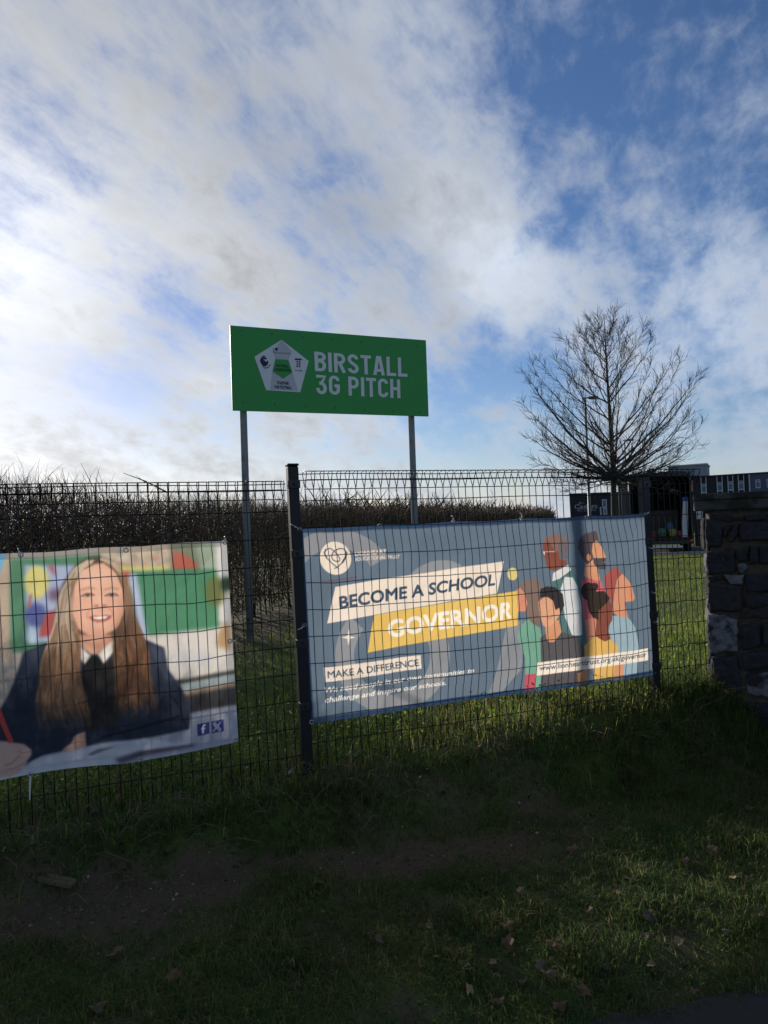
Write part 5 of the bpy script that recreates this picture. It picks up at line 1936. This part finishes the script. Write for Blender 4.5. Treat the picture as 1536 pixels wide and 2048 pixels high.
def build_wall():
    def pz(px, py): return on_plane(px, py, WC, WN).z
    zc0 = pz(1400, 1022)
    zc1 = zc0 + 34.0 / FPX * WC.y
    LEN, THK = 2.6, 0.34
    root = empty('stone_wall', WC + WD * 0.8 + Vector((0, 0, -0.1)), 'dark rubble stone wall with flat coping where the fence ends', 'wall')
    w = MB()
    base = [WC, WC + WD * LEN, WC + WD * LEN + WE * THK, WC + WE * THK]
    w.prism([Vector((p.x, p.y, WZB)) for p in base], Vector((0, 0, zc0 - WZB)))
    w.build('mortar_core', M['mortar'], root)
    # coping: upper slab over a slightly set back lower band
    AX = (WD, WE, UPV)
    cop = MB()
    c0, ln = -0.085, LEN + .1
    hz = zc1 - zc0

    def slab(front, back, left, z0, z1, mb, x0, x1):
        pts = [WC + WD * x0 + WN * front, WC + WD * x1 + WN * front, WC + WD * x1 + WE * (THK + back), WC + WD * x0 + WE * (THK + back)]
        mb.prism([Vector((p.x, p.y, z0)) for p in pts], Vector((0, 0, z1 - z0)))
    x = c0
    for i, Lq in enumerate((0.92, 0.9, 0.95)):
        cop = MB()
        slab(0.055, 0.05, 0, zc0 + hz * .62, zc1, cop, x, x + Lq - .008)
        slab(0.045, 0.04, 0, zc0 + .002, zc0 + hz * .62 - .0, cop, x + .004, x + Lq - .012)
        o = cop.build('coping_stone', M['coping'], root)
        bv = o.modifiers.new('bevel', 'BEVEL'); bv.width = 0.008; bv.segments = 2
        x += Lq
    g = random.Random(3)

    def stone(poly, mat, proud=0.03, frame=None, seed=0):
        """poly in (along, z) on the front face; a domed, uneven block"""
        o_, du, dn = frame or (WC, WD, WN)
        p = np.array(poly, float)
        c = p.mean(0)
        # densify outline and make it ragged
        out = []
        n = len(p)
        for i in range(n):
            a, b_ = p[i], p[(i + 1) % n]
            k = max(1, int(np.linalg.norm(b_ - a) / 0.022))
            for j in range(k):
                q = a + (b_ - a) * j / k
                out.append(q + np.array([g.gauss(0, .003), g.gauss(0, .003)]))
        out = np.array(out)
        m_ = len(out)
        rings = [(1.0, -0.03), (1.0, proud * .5), (0.96, proud * .8), (0.89, proud * .95)] + [(k_, proud) for k_ in (.78, .66, .54, .42, .3, .18)]
        vs, fs = [], []
        for k, d in rings:
            for q in out:
                r_ = c + (q - c) * k
                dd = d + g.gauss(0, .0012) + (0.024 * (float(fbm(np.array([r_[0] * 22 + 7]), np.array([r_[1] * 22]), 5, 3)[0]) - .5) if k < 1 else 0)
                vs.append(o_ + du * r_[0] + dn * dd + UPV * r_[1])
        vs.append(o_ + du * c[0] + dn * (proud * 1.02) + UPV * c[1])
        for r in range(len(rings) - 1):
            for i in range(m_):
                j = (i + 1) % m_
                fs.append((r * m_ + i, r * m_ + j, (r + 1) * m_ + j, (r + 1) * m_ + i))
        e = (len(rings) - 1) * m_
        for i in range(m_):
            fs.append((e + i, e + (i + 1) % m_, len(vs) - 1))
        off = Vector(root.location)
        me = mesh('stone', [v - off for v in vs], fs, mat, True)
        return link('stone', me, root)

    def W2(x, y):
        p = on_plane(1400 + x / 3.793, 960 + y / 3.793, WC, WN)
        return ((p - WC).dot(WD), p.z)
    D, Bn, P = M['stone'], M['stone_b'], M['stone_p']
    S = [
        (D, [(60, 262), (240, 272), (252, 318), (115, 300)]), (Bn, [(258, 275), (335, 278), (338, 300), (265, 306)]), (D, [(348, 268), (560, 258), (560, 300), (348, 310)]),
        (D, [(46, 292), (162, 326), (178, 420), (165, 500), (62, 508), (44, 400)]), (Bn, [(190, 338), (240, 340), (208, 420), (190, 430)]), (D, [(258, 332), (302, 325), (286, 420), (252, 468), (206, 468)]),
        (D, [(325, 322), (600, 310), (600, 452), (305, 463), (298, 400)]),
        (D, [(50, 545), (270, 538), (275, 700), (60, 714)]), (D, [(290, 520), (375, 500), (370, 605), (292, 612)]), (P, arc(325, 662, 36, 40, 0, 330, 8)),
        (D, [(384, 510), (440, 505), (445, 622), (388, 642)]), (Bn, [(458, 500), (620, 512), (620, 645), (452, 632)]), (P, [(185, 722), (330, 718), (332, 790), (240, 792)]), (Bn, [(60, 728), (172, 724), (176, 752), (64, 756)]),
        (Bn, [(62, 768), (220, 790), (322, 802), (332, 900), (320, 990), (80, 1000), (60, 900)]), (D, [(348, 722), (640, 690), (640, 838), (352, 850)]),
        (D, [(352, 872), (560, 852), (560, 940), (400, 978), (345, 960)]), (Bn, [(345, 990), (600, 958), (600, 1040), (302, 1045)]),
        (P, [(66, 1012), (200, 1020), (296, 1060), (290, 1180), (296, 1300), (90, 1310), (70, 1200)]), (D, [(320, 1092), (458, 1080), (464, 1260), (322, 1290)]), (Bn, [(484, 1080), (660, 1065), (660, 1255), (486, 1262)]),
        (D, [(92, 1340), (288, 1330), (308, 1480), (318, 1600), (240, 1630), (110, 1480)]), (D, [(312, 1312), (600, 1285), (600, 1400), (342, 1446)]),
        (P, [(352, 1472), (640, 1440), (640, 1660), (362, 1622)]), (D, [(352, 1690), (600, 1690), (600, 1812), (352, 1790)]), (D, [(110, 1660), (330, 1660), (332, 1850), (130, 1850)]), (D, [(345, 1825), (620, 1835), (620, 1965), (345, 1945)]), (Bn, [(120, 1875), (322, 1870), (322, 1990), (130, 1990)]),
    ]
    xmax = 0
    for mt_, pg in S:
        q = [W2(*c) for c in pg]
        q = [(a, min(z, zc0 - .012)) for a, z in q]
        stone(q, mt_, 0.022 + g.random() * .018)
        xmax = max(xmax, max(a for a, z in q))
    # the wall goes on beyond: rougher courses
    z = WZB + .05
    row = 0
    while z < zc0 - .08:
        h = .13 + g.random() * .10
        if z + h > zc0 - .02: h = zc0 - .015 - z
        x = xmax + .03 + (row % 2) * .05
        while x < LEN - .12:
            wq = min(.16 + g.random() * .26, LEN - .03 - x)
            stone([(x, z), (x + wq, z + g.gauss(0, .008)), (x + wq - .005, z + h), (x + .006, z + h + g.gauss(0, .006))], (D, Bn, D, P)[g.randrange(4)], .03)
            x += wq + .025
        z += h + .022
        row += 1
    # blocks showing on the end face
    EN = Vector((-WE.y, WE.x, 0))
    z = 0.05
    while z < zc0 - .1:
        h = .10 + g.random() * .14
        h = min(h, zc0 - .015 - z)
        sp_ = .10 + g.random() * .14
        stone([(.012, z), (sp_, z), (sp_, z + h), (.012, z + h)], (P, D, Bn)[g.randrange(3)], .018 + g.random() * .02, (WC, WE, EN))
        stone([(sp_ + .02, z), (.33, z), (.33, z + h), (sp_ + .02, z + h)], (D, Bn)[g.randrange(2)], .02 + g.random() * .02, (WC, WE, EN))
        z += h + .02


build_wall()

# ------------------------------------------------------------------ grass, weeds
def blades(n, xr, yr, seed, hmin, hmax, wid, pal, dens, lean=0.55, grid=None):
    """n candidate blades over a rectangle, kept by a density function"""
    g = np.random.default_rng(seed)
    X = xr[0] + (xr[1] - xr[0]) * g.random(n)
    if yr[1] / yr[0] > 3:
        Y = yr[0] * (yr[1] / yr[0]) ** g.random(n)
    else:
        Y = yr[0] + (yr[1] - yr[0]) * g.random(n)
    d_ = dens(X, Y)
    keep = g.random(n) < d_
    X, Y = X[keep], Y[keep]
    n = len(X)
    return X, Y, g


def make_blades(X, Y, g, hmin, hmax, wid, pal, lean, hscale=None):
    n = len(X)
    Z = ground_h(X, Y) - 0.006
    h = hmin + (hmax - hmin) * g.random(n) ** 1.5
    if hscale is not None: h = h * hscale
    w = wid * (.6 + .8 * g.random(n))
    if hscale is not None: w = w * np.sqrt(np.clip(hscale, 1, None))
    an = g.random(n) * 2 * np.pi
    le = lean * (0.25 + g.random(n))
    dx, dy = np.cos(an), np.sin(an)
    bx, by = -dy, dx
    wa = g.random(n) * .8 - .4
    B = np.stack([X, Y, Z], 1)
    side = np.stack([np.cos(an + 1.57 + wa), np.sin(an + 1.57 + wa), 0 * an], 1) * (w / 2)[:, None]
    mid = B + np.stack([dx * le * h * .35, dy * le * h * .35, h * .62], 1)
    tip = B + np.stack([dx * le * h * 1.1, dy * le * h * 1.1, h * (1.0 - .38 * le)], 1)
    V = np.stack([B - side, B + side, mid - side * .8, mid + side * .8, tip], 1)
    f = np.array([(0, 1, 3), (0, 3, 2), (2, 3, 4)])
    F = (np.arange(n) * 5)[:, None, None] + f[None]
    pal = np.array(pal)
    c = pal[g.integers(len(pal), size=n)] * (.65 + .7 * g.random(n))[:, None]
    pt = fbm(X * 1.4, Y * 1.4, 91)[:, None]
    p2 = fbm(X * 6.0, Y * 6.0, 92)[:, None]
    c = c * (0.45 + .55 * pt + .55 * p2) * (1 + np.array([.5, .1, .0]) * (fbm(X * 2.3, Y * 2.3, 93)[:, None] - .5))
    return V.reshape(-1, 3), F.reshape(-1, 3), np.repeat(c, 5, 0)


GREEN = [(0.065, 0.115, 0.026), (0.085, 0.13, 0.03), (0.05, 0.09, 0.022), (0.11, 0.14, 0.04), (0.07, 0.115, 0.04)]
STRAW = [(0.17, 0.14, 0.07), (0.13, 0.11, 0.05)]


def fdist(X, Y):
    qx, qy = X - F0.x, Y - F0.y
    return qx * FD.x + qy * FD.y, qx * FN.x + qy * FN.y


def in_view(X, Y, pad=.15):
    return (np.abs(X / Y) < .56 + pad / Y * 2)


pe = np.array([pa.x, pa.y]); pv = np.array([pd.x, pd.y])
def off_path(X, Y): return ((X - pe[0]) * -pv[1] + (Y - pe[1]) * pv[0]) > -0.03


# mown verge in front
def d_front(X, Y):
    s, d = fdist(X, Y)
    m_ = dirt_mask(X, Y)
    return (d > 0.12) * in_view(X, Y) * np.clip(m_ * 1.25 - .10, 0.05, 1) * off_path(X, Y) * (((X - WC.x) * WN.x + (Y - WC.y) * WN.y > .02) | (X < WC.x))


X, Y, g = blades(250000, (-2.6, 3.4), (1.9, 5.2), 1, 0, 0, 0, None, d_front)
tall = 0.35 + 1.5 * fbm(X * 4.1, Y * 4.1, 15) ** 1.4
V, F, C = make_blades(X, Y, g, 0.022, 0.085, 0.0036, GREEN + GREEN + STRAW, 1.15, tall)
tag(link('verge_grass', mesh_np('verge_grass', V, F, M['grass'], C)), 'short patchy verge grass on the near side of the fence', 'grass', kind='stuff')


# long growth along the fence foot
def d_foot(X, Y):
    s, d = fdist(X, Y)
    n = fbm(X * 2.6, Y * 2.6, 41)
    left = np.clip((-0.2 - s) / .5, 0, 1)
    band = np.exp(-((d + 0.10) / 0.26) ** 2)
    return in_view(X, Y) * band * np.clip(.35 + n, 0, 1) * ((X - WC.x) * WN.x + (Y - WC.y) * WN.y > -9)


X, Y, g = blades(60000, (-2.7, 3.0), (2.7, 5.9), 2, 0, 0, 0, None, d_foot)
s_, d_ = fdist(X, Y)
hs = (0.6 + .9 * fbm(X * 3, Y * 3, 43)) * np.where(s_ > 1.2, 1.0, 0.8)
V, F, C = make_blades(X, Y, g, 0.05, 0.21, 0.0045, [(0.09, 0.16, 0.03), (0.13, 0.19, 0.035), (0.16, 0.19, 0.05), (0.07, 0.12, 0.025)] + STRAW, .8, hs)
tag(link('fence_foot_grass', mesh_np('fence_foot_grass', V, F, M['grass'], C)), 'longer rough grass growing along the foot of the fence', 'grass', kind='stuff')


# lawn behind
def d_back(X, Y):
    s, d = fdist(X, Y)
    return (d < -0.05) * in_view(X, Y, .6) * np.clip(dirt_mask(X, Y) + .1, 0.05, 1) * (X > HX(Y) + .55) * ((Y < 27.3))


X, Y, g = blades(230000, (-6, 18), (3.4, 27.4), 3, 0, 0, 0, None, d_back)
k = np.clip(Y / 6.0, 1, 5)
s_, d_ = fdist(X, Y)
hs = np.where(-d_ < 2.2, 1.35, 1.0) * (0.6 + .8 * fbm(X * 1.7, Y * 1.7, 44)) * (1 + .18 * (k - 1))
V, F, C = make_blades(X, Y, g, 0.035, 0.11, 0.0055, [(0.10, 0.16, 0.026), (0.13, 0.19, 0.03), (0.16, 0.20, 0.04), (0.075, 0.13, 0.022), (0.18, 0.18, 0.06)], .8, hs)
tag(link('lawn_grass', mesh_np('lawn_grass', V, F, M['grass'], C)), 'sunlit green lawn grass on the school side of the fence', 'grass', kind='stuff')


# small leafed weeds: clumps of oval leaves
def leaf_field(n, xr, yr, seed, dens, size, height, pal, name, label):
    X, Y, g = blades(n, xr, yr, seed, 0, 0, 0, None, dens)
    n = len(X)
    lift = height * g.random(n) ** 1.3 * (0.4 + 1.2 * fbm(X * 3.3, Y * 3.3, seed + 70))
    Z = ground_h(X, Y) + lift
    an = g.random(n) * 2 * np.pi
    tilt = g.normal(size=n) * .45 + .25
    sz = size * (.5 + 1.0 * g.random(n))
    u = np.stack([np.cos(an) * np.cos(tilt), np.sin(an) * np.cos(tilt), np.sin(tilt)], 1)
    v = np.stack([-np.sin(an), np.cos(an), g.normal(size=n) * .3], 1)
    B = np.stack([X, Y, Z], 1)
    shp = [(0, 0), (.45, .34), (.8, .24), (1.05, 0), (.8, -.24), (.45, -.34)]
    V = np.stack([B + u * (a * sz)[:, None] + v * (b_ * sz)[:, None] - np.array([0, 0, 1]) * (sz * .25 * a * a)[:, None] for a, b_ in shp], 1)
    f = np.array([(0, 1, 5), (1, 2, 4), (1, 4, 5), (2, 3, 4)])
    F = (np.arange(n) * 6)[:, None, None] + f[None]
    pal = np.array(pal)
    c = pal[g.integers(len(pal), size=n)] * (.6 + .8 * g.random(n))[:, None]
    tag(link(name, mesh_np(name, V.reshape(-1, 3), F.reshape(-1, 3), M['leafy'], np.repeat(c, 6, 0))), label, 'weeds', kind='stuff')


WP = [(0.045, 0.085, 0.02), (0.065, 0.11, 0.025), (0.035, 0.065, 0.02), (0.085, 0.12, 0.04)]


def d_weeds(X, Y):
    s, d = fdist(X, Y)
    n = fbm(X * 2.2, Y * 2.2, 47)
    return in_view(X, Y) * (d < .12) * (d > -3.2) * np.clip((n - .36) * 3, 0, 1) * (X > HX(Y) + .7)


leaf_field(60000, (-3.4, 3.2), (2.9, 8.2), 5, d_weeds, 0.020, 0.10, WP + [(0.14, 0.16, 0.06)], 'lawn_weeds', 'small leafed weeds tangled in grass just behind the fence')


def d_tallweeds(X, Y):
    s, d = fdist(X, Y)
    n = fbm(X * 2.9, Y * 2.9, 83)
    return in_view(X, Y) * np.exp(-((d + .30) / .26) ** 2) * np.clip((n - .2) * 2.2, .15, 1) * (d < -.03)


leaf_field(62000, (-2.6, 3.0), (3.0, 6.0), 12, d_tallweeds, 0.021, 0.30, [(0.12, 0.21, 0.03), (0.17, 0.25, 0.04), (0.09, 0.16, 0.03), (0.21, 0.26, 0.06)], 'fence_weeds', 'lush bright weeds standing close behind the fence')


def d_ivy(X, Y):
    s, d = fdist(X, Y)
    n = fbm(X * 3.2, Y * 3.2, 57)
    bank = np.exp(-((d - .20) / .17) ** 2) * np.clip((s - .75) / .4, 0, 1) * (s < 3.2)
    corner = np.exp(-(((s - 2.75) / .55) ** 2 + ((d - .15) / .35) ** 2)) * .9
    lft = np.exp(-((d - .22) / .16) ** 2) * np.clip((.9 - s) / .2, 0, 1) * .75
    wallside = ((X - WC.x) * WN.x + (Y - WC.y) * WN.y > .03) | (X < WC.x)
    return in_view(X, Y) * np.clip(bank * .9 + corner + lft, 0, 1) * np.clip((n - .22) * 2.4, 0, 1) * wallside


leaf_field(26000, (-2.4, 3.1), (2.7, 5.4), 6, d_ivy, 0.026, 0.13, [(0.03, 0.06, 0.022), (0.04, 0.075, 0.025), (0.025, 0.045, 0.018), (0.05, 0.08, 0.03)], 'bank_ivy', 'dark low ivy and leafy weeds on the bank under governor banner')


def d_wallfoot(X, Y):
    a = (X - WC.x) * WD.x + (Y - WC.y) * WD.y
    b_ = (X - WC.x) * WN.x + (Y - WC.y) * WN.y
    return (a > -.6) * (a < 1.2) * (b_ > .03) * np.exp(-((b_ - .05) / .28) ** 2) * .9


X, Y, g = blades(26000, (1.5, 3.4), (3.6, 5.5), 8, 0, 0, 0, None, d_wallfoot)
V, F, C = make_blades(X, Y, g, 0.05, 0.24, 0.0048, GREEN, 1.0, 0.5 + fbm(X * 4, Y * 4, 3))
tag(link('wall_foot_grass', mesh_np('wall_foot_grass', V, F, M['grass'], C)), 'long dark grass drooping at the foot of the stone wall', 'grass', kind='stuff')


# dead stalks and old stems tangled along the fence foot
def stalks():
    g = random.Random(17)
    b = MB()
    for i in range(420):
        s = -2.2 + 5.2 * g.random(); d = g.gauss(.12, .14)
        p = F0 + FD * s + FN * d
        z = gz(p.x, p.y)
        L = .08 + .26 * g.random() ** 2
        an, el = g.random() * 6.28, g.random() * .9
        q = Vector((math.cos(an) * math.cos(el), math.sin(an) * math.cos(el), math.sin(el))) * L
        p = Vector((p.x, p.y, z + .01))
        b.tube([p, p + q * .5 + Vector((0, 0, .02)), p + q + Vector((0, 0, -.02))], [.0018, .0015, .0008], 3, False)
    c = mat_plain('dead_stalks', (0.13, 0.10, 0.065), 0.9, var=.5, scale=6)
    o = b.build('dead_stalks', c)
    tag(o, 'tangle of dead brown stalks along the fence foot', 'stalks', kind='stuff')


stalks()

# crumbs of soil, thatch and grit on the bare ground
def crumbs():
    g = np.random.default_rng(77)
    n = 60000
    X = -2.6 + 6.0 * g.random(n); Y = 1.9 + 3.3 * g.random(n)
    s, d = fdist(X, Y)
    k = (d > .05) & in_view(X, Y) & (g.random(n) < np.clip(1.05 - dirt_mask(X, Y), .05, 1))
    X, Y = X[k], Y[k]; n = len(X)
    Z = ground_h(X, Y)
    r_ = .0022 + .0085 * g.random(n) ** 4
    oc = np.array([(1, 0, 0), (-1, 0, 0), (0, 1, 0), (0, -1, 0), (0, 0, .7), (0, 0, -.6)])
    V = np.stack([X, Y, Z], 1)[:, None] + oc[None] * (r_[:, None, None]) * (.6 + .8 * g.random((n, 6, 1)))
    f = np.array([(0, 2, 4), (2, 1, 4), (1, 3, 4), (3, 0, 4), (2, 0, 5), (1, 2, 5), (3, 1, 5), (0, 3, 5)])
    F = (np.arange(n) * 6)[:, None, None] + f[None]
    pal = np.array([(0.11, 0.088, 0.06), (0.065, 0.052, 0.04), (0.15, 0.125, 0.09), (0.085, 0.075, 0.06)])
    c = pal[g.integers(4, size=n)] * (.6 + .8 * g.random(n))[:, None]
    tag(link('soil_crumbs', mesh_np('soil_crumbs', V.reshape(-1, 3), F.reshape(-1, 3), M['hedge'], np.repeat(c, 6, 0))), 'loose crumbs of brown soil on the bare track', 'soil', kind='stuff')


crumbs()

# ------------------------------------------------------------------ fallen leaves, stones, litter
def leaf_mesh(seed):
    g = random.Random(seed)
    n = 12
    vs = [(0, 0, 0.006)]
    for i in range(n):
        a = 2 * math.pi * i / n
        r = (0.55 + .45 * abs(math.cos(a * 2.5))) * (1 + g.gauss(0, .12))
        x, y = math.cos(a) * r * .036, math.sin(a) * r * .026
        vs.append((x, y, .006 + .009 * math.sin(a * 2 + seed) + g.gauss(0, .003)))
    fs = [(0, 1 + i, 1 + (i + 1) % n) for i in range(n)]
    vs2 = [(x, y, z - .0008) for x, y, z in vs]
    k = len(vs)
    fs2 = [(k + a, k + c, k + b_) for a, b_, c in fs]
    rim = [(1 + i, k + 1 + i, k + 1 + (i + 1) % n, 1 + (i + 1) % n) for i in range(n)]
    return vs + vs2, fs + fs2 + rim


M['leaf_a'] = mat_plain('brown_leaf', (0.12, 0.06, 0.03), 0.8, var=.4, scale=40)
M['leaf_b'] = mat_plain('dull_leaf', (0.10, 0.07, 0.042), 0.85, var=.4, scale=40)
M['leaf_c'] = mat_plain('tan_leaf', (0.19, 0.125, 0.055), 0.8, var=.3, scale=40)
lms = []
for i in range(6):
    v, f = leaf_mesh(i)
    lms.append(mesh('fallen_leaf', v, f, (M['leaf_a'], M['leaf_b'], M['leaf_c'])[i % 3]))
spots = [(1015, 1858), (1085, 1945), (1262, 1765), (1370, 1728), (1497, 1622), (1425, 1705), (1110, 1895), (1050, 1970), (1240, 1795), (1180, 1830), (1290, 1880), (1362, 1890), (1020, 1895), (1095, 1958),
         (1252, 1665), (1145, 1705), (890, 1718), (635, 1775), (228, 1915), (930, 1940), (940, 1990), (1000, 2010), (1210, 1945), (1305, 1940), (1390, 1990), (1520, 1835), (1470, 1760), (1170, 1990), (1300, 1840), (1040, 1790), (345, 1960), (190, 2025), (860, 1860), (1005, 1750), (760, 1890), (640, 1560), (565, 1870), (1445, 1870), (985, 1930), (1120, 2020)]
UPN = Vector((0, 0, 1))
for i, (px, py) in enumerate(spots):
    p = on_plane(px, py, (0, 0, 0.02), UPN)
    for _ in range(3):
        p = on_plane(px, py, (0, 0, gz(p.x, p.y) + .012), UPN)
    o = link('fallen_leaf', lms[i % 6], None, (p.x, p.y, gz(p.x, p.y) + .026))
    o.rotation_euler = (random.gauss(0, .3), random.gauss(0, .3), random.random() * 6.3)
    s = .6 + .5 * random.random()
    o.scale = (s, s, s)
    tag(o, ('curled reddish brown leaf lying on the patchy verge grass', 'dull grey brown leaf lying on the patchy verge grass', 'dry tan leaf lying on the patchy verge grass')[i % 3], 'leaf', 'fallen leaves on the verge')

M['peb'] = mat_plain('pale_pebble', (0.32, 0.29, 0.25), 0.8, var=.3, scale=50)
M['peb2'] = mat_plain('grey_pebble', (0.14, 0.125, 0.11), 0.85, var=.3, scale=50)
pms = []
for i in range(4):
    g = random.Random(40 + i)
    vs, fs = [], []
    for r in range(5):
        v = r / 4
        for k in range(7):
            a = 2 * math.pi * k / 7
            rr = max(.15, math.sin(math.pi * v)) * (1 + g.gauss(0, .12))
            vs.append((math.cos(a) * rr * .011, math.sin(a) * rr * .008, .006 - .006 * math.cos(math.pi * v)))
    for r in range(4):
        for k in range(7):
            j = (k + 1) % 7
            fs.append((r * 7 + k, r * 7 + j, r * 7 + 7 + j, r * 7 + 7 + k))
    fs.append(tuple(reversed(range(7)))); fs.append(tuple(range(28, 35)))
    pms.append(mesh('pebble', vs, fs, (M['peb'], M['peb2'])[i % 2]))
for i in range(70):
    s = -1.6 + 3.6 * random.random(); d = abs(random.gauss(.62, .22))
    p = F0 + FD * s + FN * d
    o = link('pebble', pms[i % 4], None, (p.x, p.y, gz(p.x, p.y) - .003))
    sc = .35 + .7 * random.random() ** 2
    o.scale = (sc, sc, sc); o.rotation_euler = (0, 0, random.random() * 6.3)
    tag(o, ('small pale pebble on the bare soil track along the fence', 'small dull grey pebble on the bare soil track along the fence')[i % 2], 'pebble', 'pebbles on the soil track')


def ground_px(px, py, lift=0.0):
    p = on_plane(px, py, (0, 0, 0.1), UPN)
    for _ in range(12):
        p = on_plane(px, py, (0, 0, gz(p.x, p.y) + lift), UPN)
    return Vector((p.x, p.y, gz(p.x, p.y)))


# rotten timber
M['timber'] = mat_plain('old_timber', (0.11, 0.085, 0.045), 0.85, var=.5, scale=24, bump=.6)
a, b_ = ground_px(80, 1745), ground_px(148, 1755)
d = (b_ - a); d.z = 0; L = d.length; d.normalize(); n_ = Vector((-d.y, d.x, 0))
w = MB()
c = (a + b_) / 2
for k, (o_, hh, ww) in enumerate(((-.012, .018, .022), (.012, .022, .024))):
    w.box(c + n_ * o_ + UPV * (hh / 2 + .02), (L * (1 - .08 * k), ww, hh), (d, n_, UPV), .004)
root = w.build('timber_offcut', M['timber'])
tag(root, 'short weathered piece of split timber lying under the schoolgirl banner', 'timber')

# litter
M['can'] = mat_plain('green_wrapper', (0.04, 0.28, 0.10), 0.35, var=.3, scale=60, wear=((0.6, 0.65, 0.62), 45, .56))
p = ground_px(708, 1590)
vs, fs = [], []
g = random.Random(9)
nx, ny = 8, 4
for j in range(ny + 1):
    for i in range(nx + 1):
        vs.append((p.x + (i / nx - .5) * .085, p.y + (j / ny - .5) * .05, p.z + .012 + .014 * math.sin(i * 1.3 + j) * math.cos(j * 1.7) + g.gauss(0, .004) + .016 * (j / ny)))
for j in range(ny):
    for i in range(nx):
        q = j * (nx + 1) + i
        fs.append((q, q + 1, q + nx + 2, q + nx + 1))
me = mesh('crisp_packet', [Vector(v) - p for v in vs], fs, M['can'], True)
o = link('crisp_packet', me, None, p)
so = o.modifiers.new('thick', 'SOLIDIFY'); so.thickness = .002
tag(o, 'crumpled green foil wrapper dropped on the soil by the fence', 'wrapper')
M['paper'] = mat_plain('pale_blue_paper', (0.45, 0.55, 0.62), 0.7, var=.2)
p = ground_px(577, 1587)
me = mesh('paper_scrap', [(-.018, -.005, .004), (.002, -.01, .006), (.02, -.006, .02), (.018, .006, .034), (.0, .004, .012), (-.018, .006, .018)], [(0, 1, 4, 5), (1, 2, 3, 4)], M['paper'])
o = link('paper_scrap', me, None, p)
so = o.modifiers.new('thick', 'SOLIDIFY'); so.thickness = .001
tag(o, 'torn scrap of pale blue paper at the foot of fence post', 'litter')
